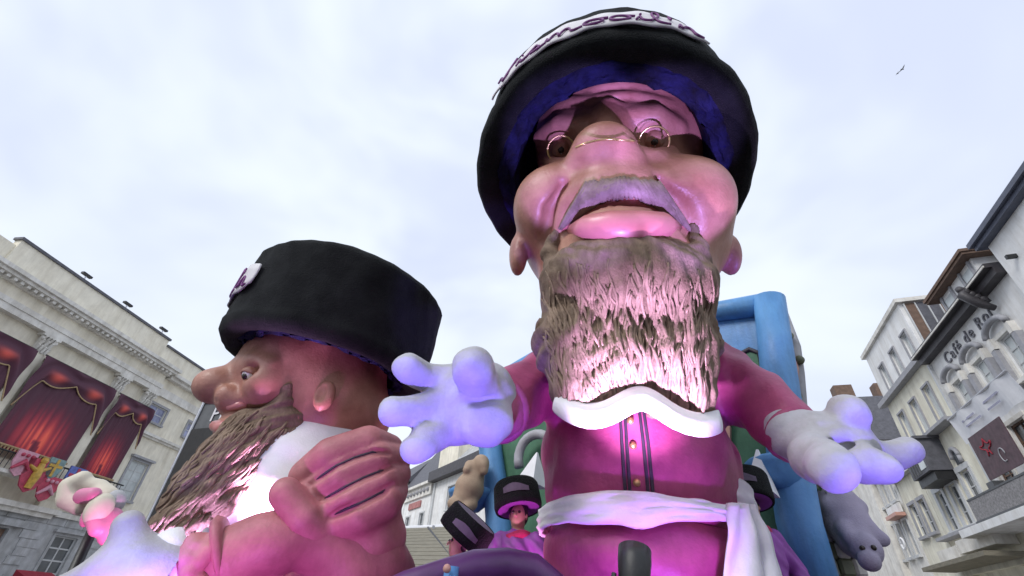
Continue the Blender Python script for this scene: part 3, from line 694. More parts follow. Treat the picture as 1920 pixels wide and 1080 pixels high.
# slatted canopy of a spectators' stand
Yc = 22.0; tl = P(690, 1003, Yc); tr = P(815, 985, Yc); bl = P(690, 1120, Yc - 9); br = P(850, 1120, Yc - 9)
t = empty('stand_canopy', ((tl[0] + tr[0]) / 2, Yc, 0), 'khaki plank canopy of a spectator stand with white edge', 'canopy'); bpy.context.view_layer.update()
nb = 16
for k in range(nb):
    a, b2 = k / nb, (k + .86) / nb
    p = [V(tl).lerp(V(bl), a), V(tr).lerp(V(br), a), V(tl).lerp(V(bl), b2), V(tr).lerp(V(br), b2)]
    q = [V((-1.5, 0, 0)) if i % 2 == 0 else V((1.2, 0, 0)) for i in range(4)]; p = [x + y for x, y in zip(p, q)]
    MB().hexa(p + [x + V((0, 0, .05)) for x in p]).build('plank', M_khaki, t)
for k in range(6):
    x0 = V(tl).lerp(V(tr), k / 5 - .1); x1 = V(bl).lerp(V(br), k / 5 + .35)
    MB().tube([x0 + V((0, 0, -.05)), x1 + V((0, 0, -.05))], .05, 6).build('purlin', M_black, t)
MB().tube([V(tl) + V((-1.6, .05, .05)), V(tr) + V((1.3, .05, .05))], .1, 8).build('white_edge', M_cloth, t)
for p in (tl, tr): MB().tube([V((p[0], p[1] - .3, 0)), V((p[0], p[1] - .3, p[2] - .05))], .06, 8).build('post', M_steel, t)

# ================================================================== the parade float
DECK = .85
FL = empty('parade_float', (.8, 6.2, 0), 'parade float trailer with purple padded rail carrying the giants', 'float'); bpy.context.view_layer.update()
MB().box(-4.6, 4.3, 2.2, 11.4, DECK - .18, DECK).build('deck', M_purple, FL)
MB().box(-4.55, 4.25, 2.22, 11.38, .2, DECK - .182).build('skirt', M_jacket, FL)
for x in (-3.6, 3.2):
    for y in (4.4, 10.2):
        MB().lathe((x - .12, y, .36), (1, 0, 0), [(0, .1), (0, .36), (.24, .36), (.24, .1)], 24, cap0=True, cap1=True).build('wheel', M_black, FL)
rl = [P(690, 1130, 4.1), P(760, 1098, 4.15), P(830, 1078, 4.2), P(890, 1062, 4.25), P(950, 1058, 4.3), P(1000, 1068, 4.3), P(1040, 1100, 4.3), P(1060, 1140, 4.3)]
MB().tube(rl, [.09, .1, .11, .12, .12, .12, .11, .1], 14).build('padded_rail', M_purple, FL, True)
m_ = MB()
for i in range(len(rl) - 1):
    m_.quad(rl[i], rl[i + 1], V(rl[i + 1]) * 1 - V((0, 0, rl[i + 1][2] - DECK)), V(rl[i]) - V((0, 0, rl[i][2] - DECK)))
m_.build('rail_panel', M_purple, FL, True)
p = P(845, 1062, 4.0); pp = MB(); pp.tube([(p[0], p[1], DECK), (p[0] + .01, p[1], p[2])], .055, 10); po = pp.build('rail_post', M_blue, FL, True)
MB().ball(P(838, 1066, 3.9), .03, 12, 8).build('knob', M_salmon, po, True)

# blue and green scenery wall behind the giants
BA = P(905, 832, 10.6); BB = P(1440, 560, 6.8)
ba = np.array([-.30, 10.6]); bb = np.array([4.55, 6.85]); bd = (bb - ba) / np.linalg.norm(bb - ba)
def bpl(u, v, n=0.0):
    nn = np.array([bd[1], -bd[0]]); nn = nn if nn @ (-ba) > 0 else -nn
    q = on_plane(ba + nn * n, bd, u, v); return q
BK = empty('scenery_wall', (2.2, 8.8, DECK), 'light blue and green scenery wall standing behind the large giant', 'scenery'); bpy.context.view_layer.update()
def slab(pts, n, th, name, ma, parent=BK):
    nn = np.array([bd[1], -bd[0], 0]); nn = nn if nn[:2] @ (-ba) > 0 else -nn
    f = [np.array(p) + nn * n for p in pts]; k = len(f); m_ = MB(); m_.v = [tuple(x) for x in f] + [tuple(x - nn * th) for x in f]
    m_.f = [tuple(range(k)), tuple(range(k, 2 * k))[::-1]] + [(i, (i + 1) % k, k + (i + 1) % k, k + i) for i in range(k)]
    return m_.build(name, ma, parent)
def bq(u, v): return bpl(u, v)
slab([bq(905, 1110), bq(1560, 1110), bq(1452, 575), bq(1345, 590), bq(1000, 680), bq(922, 725), bq(915, 830)], 0, .25, 'green_panel', M_green)
MB().tube([V(bpl(915, 745, .1)), V(bpl(960, 697, .12)), V(bpl(1010, 668, .12)), V(bpl(1150, 625, .12)), V(bpl(1345, 585, .12)), V(bpl(1455, 568, .12))], [.16, .18, .18, .2, .2, .22], 12).build('top_rail', M_blue, BK, True)
MB().tube([V(bpl(912, 745, .15)), V(bpl(918, 830, .15)), V(bpl(930, 920, .15)), V(bpl(936, 1000, .15)), V(bpl(945, 1100, .15))], .26, 16).build('left_post', M_blue, BK, True)
MB().tube([V(bpl(1442, 560, .2)), V(bpl(1460, 700, .2)), V(bpl(1478, 860, .2)), V(bpl(1498, 980, .2)), V(bpl(1535, 1110, .2))], [.26, .27, .29, .29, .28], 18).build('right_post', M_blue, BK, True)
slab([bq(1340, 582), bq(1440, 565), bq(1458, 740), bq(1340, 735)], .08, .07, 'spandrel_panel', M_blue)
arch = [bpl(1383, 760, .1), bpl(1380, 690, .1), bpl(1386, 665, .1), bpl(1405, 655, .1), bpl(1424, 662, .1), bpl(1430, 690, .1), bpl(1436, 760, .1)]
slab(arch, .0, .03, 'arched_opening', M_green)
MB().tube([V(q) for q in arch], .045, 8).build('arch_outline', M_stripe, BK, True)
for (u, v, s_) in ((885, 938, 1), (1462, 888, 1)):
    nn = V(bpl(u, v, .35)); w_ = .5 if u < 1000 else .42
    m_ = MB(); m_.lathe(nn, (0, 0, 1), [(-.22, .16), (-.1, .3), (.08, w_), (.16, w_ * 1.04), (.2, w_ * .9)], 20, cap0=True, cap1=True); m_.build('collar', M_blue, BK, True)
ar = [bpl(985 + 38 * math.cos(a) + 25, 862 - 48 * math.sin(a), .3) for a in np.linspace(.2, math.pi + .3, 14)]
MB().tube([V(q) for q in ar], .1, 10).build('white_arch', M_glove, BK, True)
for (u, v, lb) in ((1002, 880, 0), (1425, 885, 1)):
    c = V(bpl(u, v, .7)); w_ = .32 if lb == 0 else .24
    MB().lathe(c, (.15, 0, 1), [(-.3, w_), (.32, .02)], 4, cap0=True, cap1=True).build('paper_point', M_cloth, BK)
slab([bpl(1340, 700), bpl(1374, 700), bpl(1374, 800), bpl(1340, 800)], .12, .1, 'salmon_block', M_salmon)
slab([bpl(1340, 802), bpl(1372, 802), bpl(1372, 850), bpl(1340, 850)], .12, .1, 'salmon_block', M_salmon)
# its short right-hand return with knobs
sa, sb_ = P(1452, 572, 7.0), P(1478, 600, 7.5)
m_ = MB(); lo0, lo1 = P(1530, 1100, 7.0), P(1580, 1100, 7.6)
m_.hexa([lo0, lo1, V(lo0) + V((.1, .3, 0)), V(lo1) + V((.1, .3, 0)), P(1450, 575, 7.0), P(1472, 590, 7.5), V(P(1450, 575, 7.0)) + V((.1, .3, 0)), V(P(1472, 590, 7.5)) + V((.1, .3, 0))])
m_.build('return_wall', M_grime, BK)
MB().tube([P(1468, 590, 7.3), P(1488, 650, 7.3), P(1497, 700, 7.3), P(1502, 770, 7.3), P(1520, 900, 7.3)], [.1, .12, .1, .1, .1], 10).build('return_moulding', M_dframe, BK, True)
for (u, v) in ((1458, 582), (1479, 630), (1499, 675), (1494, 742), (1502, 772), (1470, 690), (1488, 715)):
    MB().ball(P(u, v, 7.15), .085, 10, 8).build('knob', M_olive, BK, True)
MB().tube([P(1474, 655, 7.2), P(1482, 690, 7.2), P(1484, 730, 7.2)], [.1, .13, .1], 10).build('salmon_ornament', M_salmon, BK, True)
# rubble stones stacked on its foot
ST = empty('stone_stack', P(1560, 1080, 7.2), 'mossy stacked stones at the foot of the blue post', 'stones'); bpy.context.view_layer.update()
rnd = random.Random(5)
for r_ in range(6):
    for k in range(3):
        u = 1518 + r_ * 8 + k * 24 + rnd.uniform(-3, 3); v = 905 + r_ * 32
        c = V(P(u, v, 7.4)); w_, h_ = rnd.uniform(.16, .22), rnd.uniform(.2, .26)
        o = MB().box(c.x - w_ / 2, c.x + w_ / 2, c.y - .12 + rnd.uniform(0, .06), c.y + .12, c.z - h_ / 2, c.z + h_ / 2).build('stone', (M_grime, M_pale, M_stone, M_olive)[rnd.randrange(4)], ST); bevel(o, .03, 1)
# small green shrub clump
lf = MB(); c = V(P(1550, 922, 7.3))
for k in range(140):
    q = c + V((rnd.gauss(0, .13), rnd.gauss(0, .1), rnd.gauss(0, .07))); a_ = V((rnd.uniform(-1, 1), rnd.uniform(-1, 1), rnd.uniform(-1, 1))).normalized() * .05; b2 = a_.orthogonal().normalized() * .025
    lf.quad(q - a_, q + b2, q + a_, q - b2)
o = lf.build('leafy_clump', M_leaf); tag(o, 'small green leafy clump under the right white glove', 'plant')

# ================================================================== giants
def axes(ax):
    ax = V(ax).normalized(); e1 = ax.cross(V((0, 1, 0))).normalized(); return e1, ax.cross(e1), ax
def make_hat(parent, c, ax, r0, r1, h, rin, seed):
    rg = np.random.RandomState(seed); ph = rg.rand(12) * 6.28
    def dsp(an, j, hh): return .010 * math.sin(an * 5 + ph[0] + hh * 2) + .006 * math.sin(an * 13 + ph[1] - hh * 7) + .005 * math.sin(an * 29 + ph[2] + hh * 11)
    prof = [(.05, r0 - .30), (-.01, r0 - .24), (-.05, r0 - .14), (-.04, r0 - .05), (.03, r0), (.12, r0 + .02)] + [(.12 + (h - .24) * k / 18, r0 + (r1 - r0) * k / 18) for k in range(1, 19)] + [(h - .06, r1 - .03), (h, r1 - .1), (h + .02, r1 * .6), (h + .03, .05)]
    hat = MB().lathe(c, ax, prof, 128, dsp, cap1=True).build('hat', M_fur, parent, True)
    def d2(an, j, hh): return .03 * math.sin(an * 9 + ph[3]) + .03 * math.sin(an * 23 + j) if 0 < j < 9 else 0
    rim = [(.04, r0 - .27)]
    for k in range(1, 9):
        f_ = k / 9; rim.append((.05 - .05 * math.sin(math.pi * f_) + .02 * math.sin(k * 2.1), r0 - .27 + (rin - r0 + .27) * f_))
    rim += [(.03, rin), (.5, rin - .05), (h * .8, rin - .1)]
    MB().lathe(c, ax, rim, 96, d2, cap1=True).build('hat_lining', M_lining, hat, True)
    return hat
def hat_frame(c, ax, r0, r1, h):
    e1, e2, a = axes(ax); c = V(c)
    def f(an, hh, lift=0.0):
        r = r0 + (r1 - r0) * hh / h + lift
        return c + a * hh + (e1 * math.cos(an) + e2 * math.sin(an)) * r
    return f
def an_of(c, ax, p):
    e1, e2, a = axes(ax); d = V(p) - V(c); return math.atan2(d.dot(e2), d.dot(e1))
# --- cursive strokes for the ribbon, unit cell: x to the right, y up, x-height 1
def arcs(*pts): return list(pts)
def circ(cx, cy, rx, ry, a0, a1, n=14): return [(cx + rx * math.cos(a0 + (a1 - a0) * k / n), cy + ry * math.sin(a0 + (a1 - a0) * k / n)) for k in range(n + 1)]
GL = {
 'V': (1.5, [[(.0, 1.7), (.25, 1.95), (.45, 1.2), (.6, 0), (.95, 1.0), (1.35, 2.0)]]),
 'i': (.55, [[(.0, .1), (.2, .9), (.2, .25), (.35, 0), (.55, .12)], [(.22, 1.3), (.27, 1.36)]]),
 's': (.9, [[(.0, .05), (.35, .75), (.5, 1.0), (.55, .6), (.7, .3), (.5, 0), (.2, .1)], [(.5, .02), (.9, .15)]]),
 'm': (1.6, [[(.0, .1), (.12, .95), (.15, 0), (.3, .75), (.5, .95), (.62, .7), (.62, 0), (.75, .7), (.95, .95), (1.1, .7), (1.12, .15), (1.3, 0), (1.6, .15)]]),
 'o': (1.05, [circ(.45, .48, .4, .45, 1.8, 8.2, 20) + [(.75, .85), (1.05, .8)]]),
 'l': (.8, [[(.0, .1), (.4, 1.1), (.5, 1.9), (.3, 2.15), (.15, 1.8), (.22, .6), (.35, .05), (.6, 0), (.8, .15)]]),
 "'": (.35, [[(.1, 1.9), (.18, 1.45)]]),
 'n': (1.1, [[(.0, .1), (.12, .95), (.15, 0), (.32, .75), (.55, .95), (.68, .7), (.7, .15), (.85, 0), (1.1, .15)]]),
}
def script_strokes(word):
    x = 0; outp = []
    for ch in word:
        w_, st = GL[ch]
        for s_ in st: outp.append([(x + a, b) for a, b in s_])
        x += w_
    return outp, x
def smooth_poly(p, it=2):
    for _ in range(it):
        q = [p[0]]
        for i in range(len(p) - 1):
            a, b = p[i], p[i + 1]; q += [(a[0] * .75 + b[0] * .25, a[1] * .75 + b[1] * .25), (a[0] * .25 + b[0] * .75, a[1] * .25 + b[1] * .75)]
        q.append(p[-1]); p = q
    return p
def hat_band(hat, c, ax, r0, r1, h, an0, an1, h0, h1, word):
    f = hat_frame(c, ax, r0, r1, h); m_ = MB(); n = 80; rows = 4
    for k in range(n + 1):
        t_ = k / n; an = an0 + (an1 - an0) * t_; tp = 1 - .45 * abs(2 * t_ - 1) ** 6; mid = (h0 + h1) / 2
        lo, hi = mid - (mid - h0) * tp + .012 * math.sin(k * .31), mid + (h1 - mid) * tp + .02 * math.sin(k * .23 + 1)
        for q in range(rows + 1): m_.v.append(tuple(f(an, lo + (hi - lo) * q / rows, .055 + .008 * math.sin(k * .5 + q))))
    for k in range(n):
        for q in range(rows):
            a = k * (rows + 1) + q; m_.f.append((a, a + 1, a + rows + 2, a + rows + 1))
    b = m_.build('hat_ribbon', M_band, hat, True)
    md = b.modifiers.new('thick', 'SOLIDIFY'); md.thickness = .02; md.offset = 0
    st, tot = script_strokes(word); m_ = MB(); sc = (an1 - an0) * .93 / tot; hs = (h1 - h0) * .38
    for s_ in st:
        s_ = smooth_poly(s_, 2); pts = [f(an0 + (an1 - an0) * .035 + x * sc, h0 + (h1 - h0) * .14 + y * hs, .078) for x, y in s_]
        m_.tube(pts, .013, 6)
    m_.build('lettering', M_script, hat, True)

# ---------------- the large giant
gx, gy = P(1190, 1000, 5.15)[:2]
GI = empty('carnival_giant', (gx, gy, DECK), 'towering bearded carnival giant in magenta suit, arms spread, looking ahead', 'carnival figure'); bpy.context.view_layer.update()
hc = V((1.162, 3.8, 4.53 + CAMZ)); ha = V((.0662, .2023, 1.0)).normalized()
def surf(tree):
    def on(u, v, off=0.0):
        l_, n_ = hit(tree, u, v); return np.array(l_ - V(ray(u, v)).normalized() * off)
    return on
def head_main():
    lo, hi = (-.5, 1.95, 3.7), (3.4, 5.6, 8.3)
    def base(vox):
        s = SDF(lo, hi, vox)
        s.ell(P(1160, 268, 3.95), (1.20, 1.08, 1.35), .2)
        s.ell(P(1168, 440, 4.05), (1.25, 1.05, 1.05), .35)
        s.ell(P(1172, 545, 3.95), (.92, .78, .55), .35)
        return s
    b0 = base(.09).build('temporary', None); on = surf(bvh(b0)); bpy.data.objects.remove(b0)
    s = base(.033)
    for u, v, r in ((1035, 385, .42), (1300, 372, .42)): s.ell(on(u, v, -.30), r, .32)
    s.cap([on(1012, 258, -.03), on(1050, 236, .0), on(1098, 232, -.02)], [.09, .14, .1], .12)
    s.cap([on(1180, 222, -.02), on(1228, 218, .0), on(1272, 240, -.04)], [.1, .14, .09], .12)
    s.cut(on(1052, 277, .06), .17, .12); s.cut(on(1226, 262, .06), .17, .12)
    s.cap([on(1140, 205, -.02), on(1137, 250, .06)], [.12, .19], .15)
    s.ell(on(1132, 288, .10), (.36, .34, .32), .12)
    s.ell(on(1088, 308, .0), .15, .12); s.ell(on(1180, 304, .0), .15, .12)
    for u, v in ((1052, 290), (1226, 274)): s.cap([on(u - 34, v + 10, -.05), on(u, v + 22, -.02), on(u + 34, v + 10, -.05)], [.06, .09, .06], .08)
    s.ell(on(1172, 368, -.12), (.52, .3, .3), .2); s.ell(on(1172, 440, -.16), (.5, .3, .25), .15)
    s.cutcap([on(1048, 442, .03), on(1085, 410, .03), on(1125, 394, .06), on(1172, 388, .08), on(1220, 392, .06), on(1258, 406, .03), on(1288, 436, .03)], [.03, .06, .08, .09, .08, .06, .03], .05)
    for u, sg_ in ((972, -1), (1368, 1)):
        e_ = P(u, 478, 4.05); s.ell(e_, (.11, .2, .28), .07)
    s.cutcap([on(1056, 352, .05), on(1034, 390, .04), on(1022, 445, .03)], [.04, .07, .04], .16)
    s.cutcap([on(1232, 345, .05), on(1270, 382, .04), on(1306, 440, .03)], [.04, .07, .04], .16)
    for dv in (0, 22): s.cutcap([on(1040, 204 - dv, .03), on(1105, 192 - dv, .03), on(1190, 184 - dv, .03), on(1262, 200 - dv, .03)], [.02, .035, .035, .02], .06)
    s.wave(lambda x, y, z: .006 * np.sin(x * 5 + 2 * np.sin(z * 3)) * np.sin(z * 4 + y * 3))
    return s.build('head', M_skin, GI)
HEAD = head_main(); HT = bvh(HEAD)
hat1 = make_hat(GI, hc, ha, 1.7186, 1.7, 1.40, 1.22, 1)
# eyes
for u, v in ((1052, 279), (1226, 264)):
    loc, nor = hit(HT, u, v); d = V(ray(u, v)).normalized(); cc = loc + d * .03
    e_ = MB().ball(cc, .10, 20, 14).build('eye', M_eye, HEAD, True)
    MB().ball(cc - d * .062 + V((0, -.01, -.03)), .046, 14, 10).build('iris', M_iris, e_, True)
    m_ = SDF(*bounds([cc], .3), .02); m_.ell(cc, .128, 0); m_.cut(cc - d * .12 + V((0, 0, -.045)), (.17, .12, .040), .015); m_.cut(cc, .10, .01)
    m_.build('eyelid', M_skin, e_)
m_ = MB(); _on = surf(HT)
for u, v in ((1052, 281), (1226, 266)):
    cc = V(_on(u, v, .30)); d = V(ray(u, v)).normalized(); e1 = d.cross(V((0, 0, 1))).normalized(); e2 = e1.cross(d)
    m_.tube([cc + (e1 * math.cos(a) + e2 * math.sin(a)) * .165 for a in np.linspace(0, 2 * math.pi, 25)], .012, 6)
m_.tube([V(_on(1079, 277, .30)), V(_on(1100, 268, .22)), V(_on(1120, 263, .10)), V(_on(1138, 261, .06)), V(_on(1158, 262, .10)), V(_on(1180, 264, .22)), V(_on(1200, 266, .30))], .012, 6)
m_.build('wire_glasses', M_gold, HEAD, True)
def on_head(pts, lift=0.0, tree=None):
    o_ = []
    for u, v in pts:
        l_, n_ = hit(tree or HT, u, v, lift)
        if l_ is not None: o_.append(l_)
    return o_
# lips
lp = on_head([(1068, 430), (1100, 426), (1140, 428), (1175, 430), (1210, 427), (1245, 421), (1274, 424)], -.03)
MB().tube(lp, [.05, .13, .17, .18, .17, .13, .05], 14).build('lower_lip', M_lip, HEAD, True)
lp = on_head([(1052, 432), (1088, 402), (1128, 384), (1172, 379), (1218, 382), (1256, 396), (1284, 426)], -.03)
MB().tube(lp, [.04, .06, .075, .07, .075, .06, .04], 12).build('upper_lip', M_lip, HEAD, True)
# moustache, built from combed locks
m_ = MB(); rn = random.Random(8)
for k in range(74):
    a = k / 73 * 2 - 1; u0 = 1168 + a * 66; v0 = 336 + abs(a) * 8 + rn.uniform(-3, 3); u1 = 1170 + a * 122 + rn.uniform(-4, 4); v1 = 368 + abs(a) ** 1.7 * 66 + rn.uniform(-4, 4)
    pts = on_head([(u0 + (u1 - u0) * t_, v0 + (v1 - v0) * (t_ ** .85)) for t_ in (0, .25, .5, .75, 1)], .02)
    if len(pts) == 5: m_.tube(pts, [.02, .04, .045, .036, .01], 6)
m_.build('moustache', M_tash, HEAD, True)
def beard_main():
    s = SDF((-.3, 2.3, 2.6), (3.1, 5.2, 5.9), .028)
    on = surf(HT)
    s.ell(P(1176, 552, 3.70), (.88, .72, .50), .1)
    s.ell(on(1176, 520, -.12), (.70, .3, .24), .2)
    s.ell(P(1174, 645, 3.9), (.88, .5, .62), .25)
    s.cap([P(1075, 650, 3.75), P(1082, 725, 3.8), P(1094, 760, 3.84)], [.36, .28, .17], .15)
    s.cap([P(1150, 680, 3.7), P(1150, 760, 3.84)], [.34, .17], .15)
    s.cap([P(1275, 650, 3.75), P(1283, 728, 3.8), P(1303, 768, 3.84)], [.36, .27, .16], .15)
    s.cap([P(1235, 680, 3.7), P(1250, 760, 3.84)], [.34, .16], .15)
    s.cap([on(1046, 520, -.02), on(1034, 470, .0), on(1040, 436, .0)], [.16, .10, .05], .1)
    s.cap([on(1308, 515, -.02), on(1306, 465, .0), on(1300, 430, .0)], [.16, .10, .05], .1)
    def wv(x, y, z):
        w = x - 1.25; q = w * (1.0 + .35 * np.sin(z * 1.3)) + .10 * np.sin(z * 3.1 + w * 2) + .05 * np.sin(z * 7 + 5 * w)
        lowm = np.clip((4.75 - z) / .8, 0, 1)
        up = 1 - lowm
        a = .016 * np.sin(q * 43 + 2.5 * np.sin(z * 2 + w * 3)) + .010 * np.sin(q * 79 + z * 5) + .020 * np.sin(q * 13 + 1.3) + .010 * np.sin(z * 30 + 5 * np.sin(w * 6))
        b = .016 * np.sin(z * 17 + 3 * np.sin(w * 3.2) + y * 3) + .012 * np.sin(z * 41 + w * 16 + 2 * np.sin(w * 9))
        return a * lowm + b * up
    s.wave(wv)
    # cut between the two tails
    s.cut(P(1202, 838, 3.55), (.26, 1.0, .42), .08)
    return s.build('beard', M_beard, GI)
BEARD = beard_main(); BT = bvh(BEARD)
def locks(tree, lines, r, ma, parent, seed):
    rn = random.Random(seed); m_ = MB()
    for ln in lines:
        pts = []
        for u, v in ln:
            l_, n_ = hit(tree, u, v, .004)
            if l_ is None or (pts and (l_ - pts[-1]).length > .35): break
            pts.append(l_)
        if len(pts) > 3:
            k = len(pts); rr = r * rn.uniform(.6, 1.3); m_.tube(pts, [rr * (.35 + .65 * math.sin(math.pi * (i + .6) / (k + .2))) for i in range(k)], 5)
    o = m_.build('beard_locks', ma, parent, True); tag(o, kind='stuff'); return o
rn = random.Random(21); LNS = []
for k in range(270):
    a = rn.uniform(-1, 1); v0 = rn.uniform(485, 735); L_ = rn.uniform(50, 130); u0 = 1177 + a * 160; ph_ = rn.uniform(0, 6)
    LNS.append([(u0 + (1185 + a * 142 - u0) * (t_ / 8) + 5 * math.sin(ph_ + t_ * .8), v0 + L_ * t_ / 8 + (8 * abs(a) * t_ / 8)) for t_ in range(9)])
locks(BT, LNS, .018, M_lock, BEARD, 3)
# scalloped white strip added for the lamp-bright lower edge of the beard
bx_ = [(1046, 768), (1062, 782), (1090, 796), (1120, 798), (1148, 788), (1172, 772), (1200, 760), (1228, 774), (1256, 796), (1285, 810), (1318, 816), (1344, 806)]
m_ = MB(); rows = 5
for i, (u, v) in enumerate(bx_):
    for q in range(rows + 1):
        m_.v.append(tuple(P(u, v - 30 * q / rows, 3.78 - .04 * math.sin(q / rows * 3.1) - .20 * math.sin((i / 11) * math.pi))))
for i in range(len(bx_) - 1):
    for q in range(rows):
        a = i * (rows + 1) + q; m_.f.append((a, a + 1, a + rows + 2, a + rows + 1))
o = m_.build('beard_glow_strip', M_cloth, GI, True); md = o.modifiers.new('round', 'SUBSURF'); md.levels = md.render_levels = 2; md = o.modifiers.new('thick', 'SOLIDIFY'); md.thickness = .06
def coat_main():
    s = SDF((-.9, 3.3, 2.2), (4.6, 6.4, 4.9), .04)
    s.ell(P(1195, 880, 5.1), (1.05, .95, 1.1), .1)
    s.ell(P(1195, 730, 5.05), (1.0, .7, .55), .3)
    s.cap([P(1050, 712, 4.9), P(985, 737, 4.35), P(932, 766, 3.88)], [.40, .33, .29], .16)
    s.cap([P(1335, 705, 4.9), P(1420, 748, 4.45), P(1486, 812, 4.05)], [.42, .33, .245], .16)
    s.wave(lambda x, y, z: np.where((x < .55) | (x > 2.35), .02 * np.sin((x * 9 + z * 7 + 2 * np.sin(y * 4))) + .012 * np.sin(x * 19 - z * 11), .008 * np.sin(x * 3 + z * 4)))
    zb = P(1195, 968, 4.3)[2]
    s.smax((zb - 0.05 - s.Z).astype(np.float32) + np.zeros(s.n, np.float32), .03)
    return s.build('coat', M_suit, GI)
COAT = coat_main(); CT = bvh(COAT)
def trousers():
    c = P(1195, 880, 5.1); zb = P(1195, 968, 4.3)[2]; s = SDF((.1, 3.9, DECK - .1), (2.9, 6.4, zb + .3), .04)
    s.ell((c[0], 5.12, zb - .25), (.98, .88, .55), .1)
    for sg_ in (-1, 1): s.cap([(c[0] + sg_ * .46, 5.1, zb - .3), (c[0] + sg_ * .5, 5.1, DECK + .1)], [.56, .4], .07)
    s.wave(lambda x, y, z: .012 * np.sin(z * 14 + x * 5) + .006 * np.sin(x * 11))
    s.smax((DECK + .02 - s.Z).astype(np.float32) + np.zeros(s.n, np.float32), .02)
    return s.build('trousers', M_suit, GI)
trousers()
for sg_ in (-1, 1):
    x = P(1195, 880, 5.1)[0] + sg_ * .5
    s = SDF((x - .5, 3.9, DECK - .1), (x + .5, 5.9, DECK + .5), .03); s.ell((x, 4.85, DECK + .14), (.36, .68, .22), .05); s.smax((DECK - s.Z).astype(np.float32) + np.zeros(s.n, np.float32), .02); s.build('shoe', M_black, GI)
# placket piping and brass buttons
for us in ([(1163, 775), (1166, 830), (1170, 890), (1176, 962)], [(1172, 775), (1175, 830), (1179, 890), (1184, 962)],
           [(1198, 765), (1206, 830), (1212, 890), (1219, 962)], [(1206, 765), (1215, 830), (1221, 890), (1227, 962)]):
    pts = []
    for i in range(len(us) - 1):
        for t_ in np.linspace(0, 1, 8, endpoint=(i == len(us) - 2)):
            pts.append((us[i][0] + (us[i + 1][0] - us[i][0]) * t_, us[i][1] + (us[i + 1][1] - us[i][1]) * t_))
    MB().tube(on_head(pts, .004, CT), .016, 6).build('piping', M_stripe, COAT, True)
for u, v in ((1182, 790), (1187, 836), (1194, 905)):
    l_, n_ = hit(CT, u, v, .015); MB().ball(l_, .035, 12, 8).build('button', M_gold, COAT, True)
# cuffs
for a, b, r in ((P(925, 768, 3.83), P(938, 763, 3.93), .315), (P(1483, 810, 4.06), P(1493, 818, 4.0), .27)):
    MB().tube([a, V(a).lerp(V(b), .5), b], [r - .03, r, r - .03], 24).build('cuff', M_suit, COAT, True)
# gloves with fat fingers
def glove_left():
    s = SDF((-1.35, 2.8, 2.4), (.35, 4.3, 4.1), .022)
    s.ell(P(872, 752, 3.68), (.36, .24, .36), .05)
    s.ell(P(908, 790, 3.55), (.23, .2, .2), .05); s.ell(P(915, 722, 3.62), (.2, .2, .2), .08)
    s.cap([P(905, 730, 3.55), P(893, 708, 3.3), P(887, 690, 3.12)], [.17, .165, .165], .06)
    s.cap([P(838, 716, 3.66), P(795, 706, 3.55), P(764, 690, 3.4)], [.14, .12, .125], .04)
    s.cap([P(825, 762, 3.62), P(775, 770, 3.5), P(738, 771, 3.4)], [.14, .125, .115], .07)
    s.cap([P(838, 800, 3.66), P(800, 824, 3.52), P(780, 842, 3.45)], [.15, .125, .115], .07)
    s.cap([P(900, 760, 3.7), P(945, 765, 3.9)], [.26, .24], .1)
    s.cutcap([P(862, 748, 3.38), P(900, 752, 3.36), P(940, 748, 3.42)], [.03, .05, .03], .03)
    s.cutcap([P(866, 752, 3.38), P(868, 790, 3.38), P(880, 826, 3.42)], [.03, .045, .03], .03)
    s.wave(lambda x, y, z: .004 * np.sin(x * 24 + 3 * np.sin(z * 9)) + .003 * np.sin(z * 41 + y * 17))
    s.cutcap([P(845, 715, 3.28), P(838, 760, 3.28), P(842, 800, 3.3)], [.02, .02, .02], .05)
    return s.build('glove', M_glove, GI)
glove_left()
def glove_right():
    s = SDF((1.9, 2.7, 2.2), (4.2, 4.6, 3.6), .022)
    s.cap([P(1484, 812, 4.02), P(1520, 825, 3.95)], [.235, .27], .05)
    s.ell(P(1555, 835, 3.85), (.33, .28, .2), .12)
    s.cap([P(1550, 838, 3.85), P(1605, 842, 3.85)], [.22, .19], .1)
    s.cap([P(1545, 820, 3.9), P(1578, 803, 3.8), P(1590, 775, 3.68)], [.13, .12, .165], .07)
    s.cap([P(1530, 860, 3.7), P(1552, 868, 3.5), P(1562, 878, 3.3)], [.2, .17, .165], .08)
    s.cap([P(1585, 852, 3.75), P(1615, 868, 3.65), P(1655, 878, 3.6)], [.15, .155, .125], .06)
    s.cap([P(1600, 842, 3.95), P(1660, 858, 3.95), P(1702, 845, 3.95)], [.14, .13, .12], .06)
    s.cutcap([P(1520, 836, 3.62), P(1560, 836, 3.6), P(1600, 838, 3.62)], [.03, .05, .03], .03)
    s.wave(lambda x, y, z: .004 * np.sin(x * 24 + 3 * np.sin(z * 9)) + .003 * np.sin(z * 41 + y * 17))
    return s.build('glove', M_glove, GI)
glove_right()
